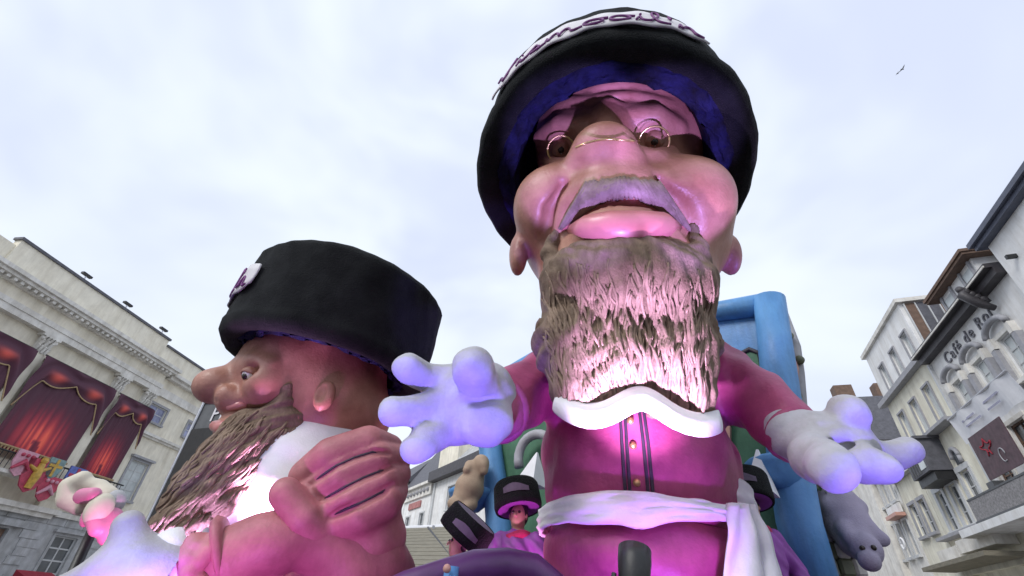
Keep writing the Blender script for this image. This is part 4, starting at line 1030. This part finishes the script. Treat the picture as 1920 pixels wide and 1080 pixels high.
# white sash tied at the side
def sash():
    c = P(1195, 880, 5.1); pts = [(1016, 958, 1020), (1060, 968, 1022), (1120, 966, 1008), (1180, 958, 1004), (1240, 955, 998), (1300, 950, 1000), (1350, 938, 985), (1385, 915, 965)]
    tops, bots = [], []
    n = 96; m_ = MB()
    def ring(th):
        return c[0] + 1.06 * math.cos(th), 5.1 + .97 * math.sin(th)
    def zz(th, top):
        # heights by where the point sits across the front; the back just carries on level
        x = math.cos(th); zt = 2.80 - .02 * x; k = (x + 1) / 2
        zt = (2.635 + .03 * math.sin(k * 7) + .30 * max(0, k - .72) ** 1.1) if top else (2.385 + .035 * math.sin(k * 11 + 1) + .012 * math.sin(k * 29) + .08 * k + .28 * max(0, k - .72))
        return zt
    rows = 8
    for i in range(n + 1):
        th = 2 * math.pi * i / n; x, y = ring(th); t_, b = zz(th, True), zz(th, False)
        for j in range(rows + 1):
            f_ = j / rows; w = 1 + .012 * math.sin(j * 2.2 + 3 * math.sin(th * 3)) + .02 * math.sin(math.pi * f_) + .008 * math.sin(th * 17 + j)
            m_.v.append((c[0] + (x - c[0]) * w, 5.1 + (y - 5.1) * w, t_ + (b - t_) * f_))
    for i in range(n):
        for j in range(rows):
            q = i * (rows + 1) + j; m_.f.append((q, q + 1, q + rows + 2, q + rows + 1))
    o = m_.build('sash', M_cloth, GI, True); md = o.modifiers.new('thick', 'SOLIDIFY'); md.thickness = .03
    kn = P(1386, 935, 4.6); s = SDF(kn - .4, kn + .4, .02); s.ell(kn, (.14, .14, .15), .03); s.cap([kn + [0, 0, .1], kn + [.03, .05, -.14]], [.1, .13], .05)
    s.wave(lambda x, y, z: .012 * np.sin(z * 40 + x * 20)); s.build('knot', M_cloth, o)
    for pa in ([(1384, 945), (1388, 1000), (1392, 1060), (1396, 1150)], [(1396, 945), (1412, 1000), (1425, 1060), (1440, 1150)]):
        m_ = MB(); cols = 6; rws = 16; Yt = 4.2 if pa[0][0] < 1390 else 4.3
        for r_ in range(rws + 1):
            q = r_ / rws * 3; i = min(2, int(q)); f_ = q - i; u = pa[i][0] + (pa[i + 1][0] - pa[i][0]) * f_; v = pa[i][1] + (pa[i + 1][1] - pa[i][1]) * f_
            ce = V(P(u, v, Yt)); w = .08 + .12 * r_ / rws
            for k in range(cols + 1):
                a = k / cols * 2 - 1; m_.v.append(tuple(ce + V((a * w, .04 * math.sin(a * 4 + r_ * .3) + .01 * math.sin(r_ * .9), 0))))
        for r_ in range(rws):
            for k in range(cols):
                q = r_ * (cols + 1) + k; m_.f.append((q, q + 1, q + cols + 2, q + cols + 1))
        tl_ = m_.build('sash_tail', M_cloth, o, True); md = tl_.modifiers.new('thick', 'SOLIDIFY'); md.thickness = .02
sash()

# ---------------- stage lamps (real lamps whose violet light shows on the figures)
def stage_lamp(loc, aim, colr, watt, label, spot=70, size=.09, body=.14, group='stage lamps on the float', blend=.3):
    t = empty('stage_lamp', loc, label, 'lamp', group); bpy.context.view_layer.update()
    loc = V(loc); d = (V(aim) - loc).normalized()
    MB().lathe(loc - d * .3, d, [(0, body * .5), (.02, body * .8), (.22, body), (.3, body), (.3, body * .86), (.24, body * .8)], 20, cap0=True, cap1=True).build('housing', M_black, t, True)
    MB().lathe(loc - d * .055, d, [(0, body * .78), (.012, body * .6)], 16, cap0=True, cap1=True).build('lens', emit_mat('lens_glow', colr, 6), t, True)
    e1, e2, a = axes(d)
    MB().tube([loc - d * .18 + e1 * (body + .02), loc - d * .42 + e1 * (body + .02), loc - d * .42 - e1 * (body + .02), loc - d * .18 - e1 * (body + .02)], .015, 6).build('yoke', M_black, t)
    ld = bpy.data.lights.new('lamp_light', 'SPOT'); ld.energy = watt; ld.color = colr; ld.spot_size = R(spot); ld.spot_blend = blend; ld.shadow_soft_size = size
    lo = bpy.data.objects.new('lamp_light', ld); C.objects.link(lo); lo.parent = t; lo.matrix_parent_inverse = t.matrix_world.inverted()
    lo.matrix_world = Matrix.Translation(loc) @ d.to_track_quat('-Z', 'Y').to_matrix().to_4x4()
    return t
VIO = (.62, .30, 1.0); PNK = (1.0, .34, .95); BLU = (.27, .18, 1.0); MAG = (1.0, .16, .62)
stage_lamp(P(1190, 1030, 3.2), P(1195, 785, 3.55), (.74, .50, 1.0), 950, 'black stage lamp in front of the white sash', 62, .05, .10, blend=.7)
stage_lamp(P(505, 985, 5.2), P(520, 850, 5.8), (.92, .48, 1.0), 420, 'stage lamp between the smaller giant beard and shirt', 120, .1, .12)
stage_lamp((-.55, 1.5, .45), P(845, 765, 3.5), BLU, 900, 'blue-violet stage lamp low in front of the float aimed at the left glove', 26, .1)
stage_lamp((2.9, 1.9, .45), P(1590, 850, 3.75), BLU, 900, 'blue-violet stage lamp low in front of the float aimed at the right glove', 32, .1)
stage_lamp((.35, 1.15, .45), P(1080, 285, 3.1), (.46, .32, 1.0), 2100, 'violet stage lamp low in front of the float aimed at the left cheek', 17, .05, blend=.35)
stage_lamp((1.75, 1.15, .45), P(1245, 262, 3.2), (.48, .32, 1.0), 2300, 'violet stage lamp low in front of the float aimed at the right cheek', 17, .05, blend=.35)
stage_lamp((1.45, 3.3, DECK + .1), P(1195, 930, 4.4), (.50, .16, 1.0), 230, 'violet stage lamp at the foot of the large giant', 55, .12)
stage_lamp((-2.1, 3.2, DECK + .1), P(560, 930, 5.0), (.80, .22, 1.0), 110, 'pink stage lamp at the foot of the smaller giant', 90, .12)

# ---------------- ribbon with the painted word on the large hat
hat_band(hat1, hc, ha, 1.7186, 1.7, 1.40, .47, 1.99, .10, .66, "Vismooil'n")

# ---------------- the smaller giant, seen from the side
G2I = empty('carnival_giant', (P(600, 1000, 6.4)[0], 6.4, DECK), 'smaller bearded carnival giant seen from the side, rose suit, fists clenched', 'carnival figure', ); bpy.context.view_layer.update()
h2c = V((-2.6135, 6.0, 2.7397 + CAMZ)); h2a = V((.1189, -.0823, 1)).normalized()
def head_side():
    s = SDF((-4.9, 4.6, 2.7), (-1.3, 7.4, 5.6), .03)
    s.ell(P(595, 690, 6.15), (1.0, .98, 1.05), .1)
    s.ell(P(615, 775, 6.2), (.86, .85, .7), .25)
    s.ell(P(505, 725, 5.95), (.5, .6, .62), .2)
    s.cap([P(452, 690, 5.62), P(480, 680, 5.35), P(510, 684, 5.25)], [.12, .14, .1], .1)
    s.cap([P(455, 695, 5.75), P(425, 712, 5.62)], [.13, .18], .12)
    s.ell(P(402, 724, 5.54), (.25, .24, .22), .1)
    s.ell(P(424, 740, 5.40), .12, .06); s.cut(P(408, 752, 5.36), .05, .03)
    s.ell(P(498, 722, 5.38), (.25, .26, .26), .12)
    s.cut(P(470, 698, 5.22), .11, .07)
    s.ell(P(446, 762, 5.6), (.24, .26, .16), .12); s.ell(P(440, 805, 5.62), (.24, .26, .14), .1); s.ell(P(462, 825, 5.7), (.3, .3, .22), .12)
    s.cutcap([P(400, 780, 5.45), P(430, 780, 5.3), P(462, 768, 5.25)], [.05, .06, .03], .04)
    e_ = P(608, 742, 5.28); s.ell(e_, (.13, .09, .2), .05); s.cut(e_ + np.array([-.02, -.08, .02]), (.06, .05, .12), .04)
    s.wave(lambda x, y, z: .006 * np.sin(x * 5 + 2 * np.sin(z * 3)) * np.sin(z * 4 + y * 3))
    return s.build('head', M_skin, G2I)
HD2 = head_side(); HT2 = bvh(HD2)
hat2 = make_hat(G2I, h2c, h2a, 1.4124, 1.4124, 1.30, 1.0, 2)
b0, b1 = an_of(h2c, h2a, P(455, 545, 6.1)), an_of(h2c, h2a, P(520, 520, 4.9))
da = ((b1 - b0 + math.pi) % (2 * math.pi)) - math.pi
hat_band(hat2, h2c, h2a, 1.4124, 1.4124, 1.30, b1 - math.copysign(1.7, da), b1, .42, .92, "Vismooil'n")
loc, nor = hit(HT2, 470, 703); dv = V(ray(470, 703)).normalized(); cc = loc + dv * .05
e_ = MB().ball(cc, .10, 18, 12).build('eye', M_eye, HD2, True); MB().ball(cc - dv * .06 + V((-.05, 0, -.02)), .05, 12, 8).build('iris', M_iris, e_, True)
s = SDF(*bounds([cc], .25), .018); s.ell(cc, .122, 0); s.cut(cc + V((-.1, -.1, -.105)), (.24, .2, .095), .02); s.cut(cc, .10, .01); s.build('eyelid', M_skin, e_)
MB().tube(on_head([(398, 798), (415, 803), (440, 797), (460, 786)], -.02, HT2), [.06, .09, .08, .03], 10).build('lower_lip', M_lip, HD2, True)
MB().tube(on_head([(404, 768), (425, 766), (447, 762), (462, 762)], -.02, HT2), [.04, .06, .05, .02], 10).build('upper_lip', M_lip, HD2, True)
MB().tube(on_head([(418, 782), (432, 780), (446, 776), (456, 770)], -.05, HT2), [.03, .045, .045, .02], 8).build('teeth', M_eye, HD2, True)
def beard_side():
    s = SDF((-5.0, 4.2, 1.8), (-1.9, 6.8, 4.6), .026)
    on = surf(HT2)
    s.cap([on(540, 730, .0), on(520, 765, .02), on(488, 805, .05)], [.07, .13, .22], .1)
    s.cap([P(468, 815, 5.5), P(428, 862, 5.3), P(376, 925, 5.1), P(326, 985, 4.98)], [.3, .32, .30, .2], .12)
    s.cap([P(535, 806, 5.6), P(478, 862, 5.4), P(420, 930, 5.15)], [.3, .24, .16], .15)
    s.cutcap([P(440, 925, 4.8), P(395, 965, 4.7), P(345, 1010, 4.65)], [.03, .06, .1], .06)
    def wv(x, y, z):
        q = x * .62 - z * .78
        return .014 * np.sin(q * 31 + 2.6 * np.sin((x + z) * 2.2) + y * 2) + .011 * np.sin(q * 67 + 3 * np.sin((x + z) * 4)) + .012 * np.sin(q * 11 + (x + z) * 3)
    s.wave(wv); return s.build('beard', M_beard, G2I)
B2 = beard_side(); rn = random.Random(12); LNS = []
for k in range(170):
    a = rn.uniform(0, 1); b2 = rn.uniform(-1, 1); u0 = 530 - 190 * a + b2 * 60; v0 = 770 + 170 * a + b2 * 62; L_ = rn.uniform(40, 100)
    LNS.append([(u0 - L_ * .68 * t_ / 7 + 3 * math.sin(t_ + k), v0 + L_ * .72 * t_ / 7) for t_ in range(8)])
locks(bvh(B2), LNS, .022, M_lock, B2, 5)
def coat_side():
    s = SDF((-4.4, 4.2, DECK - .1), (-.7, 8.2, 4.1), .042)
    s.ell(P(575, 1010, 6.4), (.98, 1.0, 1.25), .1)
    s.cap([P(575, 1090, 6.4), (P(575, 1090, 6.4)[0], 6.4, DECK + .2)], [.95, .95], .3)
    s.cap([P(660, 985, 6.0), P(700, 1100, 5.4), P(690, 1060, 5.1), P(672, 985, 4.98)], [.45, .42, .36, .30], .15)
    s.cap([P(560, 1150, 5.9), P(640, 1045, 5.0), P(570, 1000, 4.75), P(440, 1042, 4.6)], [.4, .30, .27, .27], .12)
    s.wave(lambda x, y, z: .014 * np.sin(x * 9 + z * 8 + 2 * np.sin(y * 4)))
    s.smax((DECK + .0 - s.Z).astype(np.float32) + np.zeros(s.n, np.float32), .02)
    return s.build('coat', M_suit2, G2I)
coat_side()
s = SDF((-4.2, 4.9, 1.6), (-1.6, 7.2, 4.2), .035); s.ell(P(545, 930, 6.0), (.88, .82, .95), .1); s.cap([P(600, 835, 6.0), P(640, 820, 6.0)], [.4, .35], .2)
s.wave(lambda x, y, z: .01 * np.sin(z * 16 + x * 6)); s.build('shirt', M_cloth, G2I)
LINES = []
def fist():
    s = SDF((-2.4, 3.9, 1.6), (-.85, 5.9, 3.6), .02)
    s.ell(P(665, 905, 5.10), (.44, .32, .40), .05)
    for pa, rr in (([(575, 893), (620, 855), (690, 832), (728, 842)], .175), ([(580, 930), (640, 892), (705, 862), (742, 862)], .18), ([(598, 962), (660, 930), (715, 905), (742, 890)], .175), ([(625, 985), (680, 962), (722, 940), (738, 920)], .165)):
        s.cap([P(u, v, y) for (u, v), y in zip(pa, (4.78, 4.62, 4.68, 4.95))], [rr * .97, rr * 1.02, rr * 1.02, rr * .88], .010)
    s.cap([P(690, 960, 5.0), P(695, 1010, 5.05)], [.3, .34], .12)
    b0 = s.build('temporary', None); on = surf(bvh(b0)); bpy.data.objects.remove(b0)
    LN = [[(577, 912), (602, 892), (630, 873), (665, 857), (698, 847), (732, 851)], [(589, 946), (620, 928), (650, 911), (680, 896), (710, 884), (738, 876)], [(611, 974), (640, 959), (670, 946), (695, 934), (718, 922), (735, 908)]]
    for ln in LN:
        pts = []
        for u, v in ln:
            try: pts.append(on(u, v, .0))
            except TypeError: pass
        s.cutcap(pts, [.02] + [.045] * (len(pts) - 2) + [.02], .02); LINES.append(pts)
    s.cap([P(600, 1000, 4.72), P(570, 970, 4.55), P(535, 925, 4.5)], [.16, .15, .14], .05)
    return s.build('fist', mat('rose_glove', (.36, .115, .135), .58, .0, 2.4, .28, 30, col2=(.52, .21, .22), dirt=.3, dscale=(2, 2, 2)), G2I)
FS = fist()
for pts in LINES: MB().tube([V(q) + V(ray(650, 900)).normalized() * .045 for q in pts], [.004] + [.012] * (len(pts) - 2) + [.004], 6).build('seam', M_stripe, FS, True)
def hand_front():
    s = SDF((-3.4, 3.9, 1.4), (-2.2, 5.2, 2.4), .018)
    s.ell(P(395, 1055, 4.58), (.24, .22, .2), .05)
    for u, v, y in ((365, 1020, 4.5), (350, 1040, 4.46), (352, 1064, 4.46), (368, 1084, 4.5)): s.cap([P(u + 30, v + 2, y + .05), P(u, v, y - .05), P(u + 4, v + 10, y - .12)], [.095, .09, .08], .02)
    s.cap([P(405, 1010, 4.45), P(392, 1035, 4.36), P(378, 1050, 4.34)], [.08, .08, .07], .03)
    return s.build('hand', MATS['rose_glove'], G2I)
hand_front()
MB().tube([P(428, 1032, 4.58), P(416, 1036, 4.57), P(406, 1040, 4.56)], [.27, .31, .28], 20).build('cuff', M_suit2, G2I, True)
s = SDF((-4.6, 3.5, 1.1), (-2.5, 5.2, 2.6), .022)
s.cap([P(240, 985, 4.3), P(243, 1020, 4.33), P(255, 1062, 4.4)], [.115, .14, .26], .1)
s.ell(P(270, 1090, 4.45), (.5, .3, .28), .18); s.cap([P(240, 1080, 4.35), P(180, 1082, 4.25), P(120, 1100, 4.2)], [.22, .13, .09], .12)
s.build('white_glove', M_glove, G2I)
MB().tube([P(318, 1000, 4.42), P(322, 1040, 4.42), P(328, 1110, 4.42)], [.1, .12, .15], 16).build('white_cuff', M_cloth, G2I, True)
stage_lamp(V(P(205, 1130, 3.75)), P(250, 1040, 4.35), BLU, 30, 'small blue lamp under the white thumb at the lower left', 90, .08)

stage_lamp(V(P(300, 1135, 4.85)), P(352, 945, 4.98), (.75, .45, 1.0), 150, 'violet lamp under the tip of the smaller giant beard', 60, .06)

# ---------------- revellers in black hats on the deck
def person(label, x, y, hz, lean, hat_ax, face_dir, pose, hs=1.0):
    hgt = 1.74; z0 = DECK; t = empty('person', (x, y, z0), label, 'person', 'revellers in black hats on the float'); bpy.context.view_layer.update()
    k = (hz - z0) / 1.62; Z = lambda q: z0 + q * k       # head centre sits at 1.62 of standing height
    fx = V(face_dir).normalized(); sx = V((-fx.y, fx.x, 0))
    def pt(a, f_, z): return np.array(V((x, y, 0)) + sx * a * k + fx * f_ * k + V((lean[0], lean[1], 0)) * max(0, z - .9) * k) + np.array([0, 0, Z(z)])
    allp = [pt(a, f_, z) for a in (-.42, .42) for f_ in (-.3, .35) for z in (0, 1.86)]
    s = SDF(*bounds(allp, .12), .016)
    s.ell(pt(0, 0, 1.62), (.085 * k, .1 * k, .12 * k), .02); s.ell(pt(0, .03, 1.56), (.065 * k, .07 * k, .07 * k), .03)
    s.cap([pt(0, .09, 1.65), pt(0, .122, 1.61)], [.012 * k, .019 * k], .012)
    for q in (-1, 1):
        s.cut(pt(q * .034, .115, 1.645), .017 * k, .015); s.ell(pt(q * .088, 0, 1.615), (.018 * k, .022 * k, .034 * k), .01)
    s.cutcap([pt(-.025, .118, 1.555), pt(.025, .118, 1.555)], [.006, .006], .008)
    s.cap([pt(0, -.01, 1.52), pt(0, -.01, 1.4)], [.06 * k, .068 * k], .04)
    s.ell(pt(0, 0, 1.2), (.19 * k, .15 * k, .28 * k), .06); s.ell(pt(0, 0, .95), (.17 * k, .14 * k, .16 * k), .06)
    for q in (-1, 1):
        el = pt(q * .33, .06, 1.12) if pose == 0 else pt(q * .3, .12, 1.12); wr = pt(q * .27, .2, .95) if pose == 0 else pt(q * .2, .3, 1.2)
        s.cap([pt(q * .2, 0, 1.38), el, wr], [.07 * k, .05 * k, .035 * k], .04)
        d_ = (wr - el) / np.linalg.norm(wr - el); s.cap([wr, wr + d_ * .09], [.034, .042], .02)
        for f_ in range(4): s.cap([wr + d_ * .09 + np.array(sx) * (f_ - 1.5) * .02, wr + d_ * (.16 + .01 * (f_ in (1, 2))) + np.array(sx) * (f_ - 1.5) * .023 + np.array([0, 0, -.015])], [.011, .009], .004)
        s.cap([wr + d_ * .03, wr + d_ * .07 - np.array(sx) * q * .055], [.014, .011], .008)
        s.cap([pt(q * .09, 0, .9), pt(q * .1, .02, .5), pt(q * .1, 0, .08)], [.1 * k, .065 * k, .045 * k], .03); s.cap([pt(q * .1, -.03, .05), pt(q * .11, .15, .04)], [.045 * k, .04 * k], .02)
    body = s.build('body', M_face, t)
    for q in (-1, 1): MB().ball(pt(q * .034, .088, 1.647), .016 * k, 10, 8).build('eye', M_iris, body, True)
    j = SDF(*bounds(allp, .16), .02); j.ell(pt(0, 0, 1.2), (.225 * k, .185 * k, .31 * k), .06); j.ell(pt(0, 0, .95), (.21 * k, .18 * k, .2 * k), .06)
    for q in (-1, 1):
        el = pt(q * .33, .06, 1.12) if pose == 0 else pt(q * .3, .12, 1.12); wr = pt(q * .27, .2, .95) if pose == 0 else pt(q * .2, .3, 1.2)
        j.cap([pt(q * .19, 0, 1.37), el, el + (wr - el) * .93], [.105 * k, .085 * k, .06 * k], .05)
    j.wave(lambda X, Y, Zz: .008 * np.sin(X * 40 + Zz * 33 + 2 * np.sin(Y * 20))); j.build('jacket', M_jacket, t)
    j = SDF(*bounds(allp, .16), .024); j.ell(pt(0, 0, .86), (.2 * k, .17 * k, .14 * k), .05)
    for q in (-1, 1): j.cap([pt(q * .09, 0, .85), pt(q * .105, .02, .5), pt(q * .105, 0, .1)], [.125 * k, .095 * k, .08 * k], .03)
    j.build('trousers', M_trouser, t)
    cl = [pt(.12 * math.cos(a), -.01 + .11 * math.sin(a), 1.415 + .02 * math.sin(2 * a)) for a in np.linspace(0, 2 * math.pi, 18)]
    MB().tube([V(q) for q in cl], .05 * k, 10).build('collar', M_collar, t, True)
    hr = SDF(*bounds([pt(0, 0, 1.62)], .3), .014); hr.ell(pt(0, -.025, 1.63), (.1 * k, .105 * k, .12 * k), .02); hr.cut(pt(0, .16, 1.58), (.12 * k, .13 * k, .2 * k), .03); hr.build('hair', M_hair, body)
    a = V(hat_ax).normalized(); c = V(pt(0, -.01, 1.665)) + a * .02
    R0 = .25 * k * hs; prof = [(0, R0 - .03), (.0, R0), (.05, R0 + .012), (.25 * k, R0), (.28 * k, R0 - .02)]
    ht = MB().lathe(c, a, prof, 40).build('hat', M_fur, t, True)
    MB().lathe(c, a, [(.005, R0 - .025), (-.008, R0 * .8), (.01, .115 * k), (.08, .1 * k)], 40, cap1=True).build('hat_lining', M_jacket, ht, True)
    MB().lathe(c, a, [(.27 * k, R0 - .018), (.285 * k, R0 * .6), (.288 * k, .01)], 40, cap1=True).build('hat_top', mat('sky_tinted_hat_top', (.16, .14, .20), .8, .15, 8, .2, 40), ht, True)  # sky light on the hat top, painted as a grey-violet colour
    f = hat_frame(c, a, R0 + .012, R0 + .01, .25 * k); an = an_of(c, a, V((0, 0, CAMZ))); m_ = MB()
    for i in range(10):
        q0, q1 = an - .55 + .11 * i, an - .44 + .11 * i; m_.quad(f(q0, .10 * k, .006), f(q1, .10 * k, .006), f(q1, (.17 + .02 * math.sin(i * .5)) * k, .006), f(q0, (.17 + .02 * math.sin(i * .5 - .5)) * k, .006))
    m_.build('hat_patch', mat('violet_patch', (.11, .085, .13), .8, .2, 10), ht, True)
    return t
p = P(972, 968, 6.2); person('person in black hat with violet patch, standing left of the large giant', p[0], p[1], p[2], (0, 0), (-.16, .22, 1), (-.35, -1, 0), 0)
p = P(858, 1020, 5.3); person('person in tipped black hat and crimson collar behind the purple rail', p[0] , p[1], p[2], (.0, .0), (.62, -.22, .85), (-1, -.5, 0), 1, 1.22)
p = P(1404, 955, 6.3); person('person in black hat half hidden behind the white sash knot', p[0], p[1], p[2], (0, 0), (.1, .2, 1), (.3, -1, 0), 0)
stage_lamp((.25, 5.3, DECK + .3), P(960, 950, 6.0), (1, .3, .85), 120, 'pink stage lamp on the deck in front of the revellers', 80, .08)

# ---------------- plush animals fixed to the scenery
def plush(name, label, pts, rs, head, hr, ears, eyes, muzzle, ma, limb=1.0):
    t = empty(name, pts[0], label, 'plush animal'); bpy.context.view_layer.update()
    s = SDF(*bounds(list(pts) + [head], max(rs) + .3), .022); s.cap(pts, rs, .05); s.ell(head, hr, .08); s.ell(muzzle[0], muzzle[1], .06)
    for e_ in ears: s.ell(e_, (.085, .05, .08), .03)
    a = np.array(pts[-1])
    for q in (-1, 1):
        s.cap([a + [q * rs[-1] * .7, -.1, .1], a + [q * (rs[-1] + .1 * limb - .06), -.2, -.02]], [.1, .08], .08); s.cap([np.array(pts[0]) + [q * rs[0] * .8, -.1, -.05], np.array(pts[0]) + [q * (rs[0] * limb), -.2, -.12]], [.11, .09], .08)
    b = s.build('body', ma, t); tr = bvh(b)
    for u, v in eyes:
        l_, n_ = hit(tr, u, v)
        if l_ is not None: MB().ball(l_, .035, 10, 8).build('eye', M_iris, t, True)
    return t
plush('plush_animal', 'lilac plush animal with two small ears hanging below the right glove', [P(1572, 945, 7.2), P(1592, 985, 7.1), P(1605, 1010, 7.0)], [.28, .30, .26], P(1624, 1030, 6.75), (.19, .19, .2), [P(1607, 1014, 6.8), P(1646, 1010, 6.8)], [(1617, 1028), (1638, 1027)], (P(1630, 1052, 6.6), (.13, .13, .12)), M_lilac, .3)
plush('plush_animal', 'tan rounded plush animal clinging beside the left blue post', [P(868, 942, 9.9), P(880, 915, 9.9), P(892, 885, 9.9)], [.24, .30, .2], P(902, 868, 9.8), (.17, .17, .17), [], [], (P(906, 872, 9.7), (.1, .1, .09)), M_tan, .4)

# cream and pink rounded ornament figure near the balcony
def lumps():
    Y = 9.0; c = P(175, 1000, Y); t = empty('parade_ornament', (c[0], Y, 0), 'cream and pink rounded parade figure in front of the balcony', 'parade figure'); bpy.context.view_layer.update()
    s = SDF(*bounds([P(120, 900, Y), P(225, 985, Y)], .8), .035)
    s.cap([P(155, 898, Y), P(132, 912, Y), P(128, 935, Y), P(150, 952, Y)], [.14, .17, .17, .12], .05); s.cap([P(150, 905, Y), P(185, 915, Y + .1), P(200, 935, Y + .1)], [.12, .15, .2], .06)
    s.ell(P(186, 955, Y - .2), (.2, .2, .26), .05); b = s.build('body', M_creamp, t)
    s = SDF(*bounds([P(140, 910, Y - .3), P(220, 985, Y - .3)], .6), .03); s.cap([P(155, 930, Y - .2), P(175, 928, Y - .3)], [.13, .12], .05); s.ell(P(168, 965, Y - .15), (.1, .12, .2), .05); s.cap([P(205, 975, Y), P(210, 1000, Y)], [.2, .2], .05); s.cap([P(178, 975, Y - .2), P(182, 992, Y - .2)], [.13, .12], .05)
    s.build('pink_face', M_pinkp, t)
    MB().ball(P(212, 942, Y + .1), .19, 16, 12, (1, 1, 1.1)).build('grey_ball', M_stone, t, True)
    MB().tube([(c[0], Y + .2, 0), P(178, 985, Y + .2)], .08, 10).build('support', M_black, t, True)
    stage_lamp(V(P(190, 1075, Y - .7)), P(185, 950, Y - .2), (1, .35, .8), 90, 'pink lamp under the cream parade figure', 60, .08)
lumps()

# ---------------- birds
def bird(u, v, Y, w, label):
    c = P(u, v, Y); t = empty('bird', c, label, 'bird', 'birds in the sky'); bpy.context.view_layer.update()
    s = SDF(*bounds([c + [-w, -.3 * w, -.4 * w], c + [w, .3 * w, .4 * w]], .12), .02)
    s.cap([c + [-.22 * w, 0, 0], c + [.2 * w, 0, .03]], [.07, .06], .02); s.ell(c + np.array([.3 * w, 0, .06]), .055, .03); s.cap([c + [-.22 * w, 0, 0], c + [-.42 * w, 0, -.02]], [.045, .03], .02)
    b = s.build('body', M_dgrey, t)
    for q in (-1, 1):
        m_ = MB(); root0, root1 = V(c) + V((.15 * w, q * .05, .04)), V(c) + V((-.1 * w, q * .05, .04))
        k0, k1 = V(c) + V((.2 * w, q * .45 * w, .3 * w)), V(c) + V((-.05 * w, q * .45 * w, .28 * w)); tip = V(c) + V((-.15 * w, q * 1.0 * w, .22 * w))
        m_.quad(root0, k0, k1, root1); m_.quad(k0, tip, k1); o = m_.build('wing', M_dgrey, t); md = o.modifiers.new('thick', 'SOLIDIFY'); md.thickness = .02
bird(1692, 130, 30, .62, 'larger dark bird flying in the right sky')
bird(1683, 138, 31, .3, 'tiny dark bird just below the larger one')
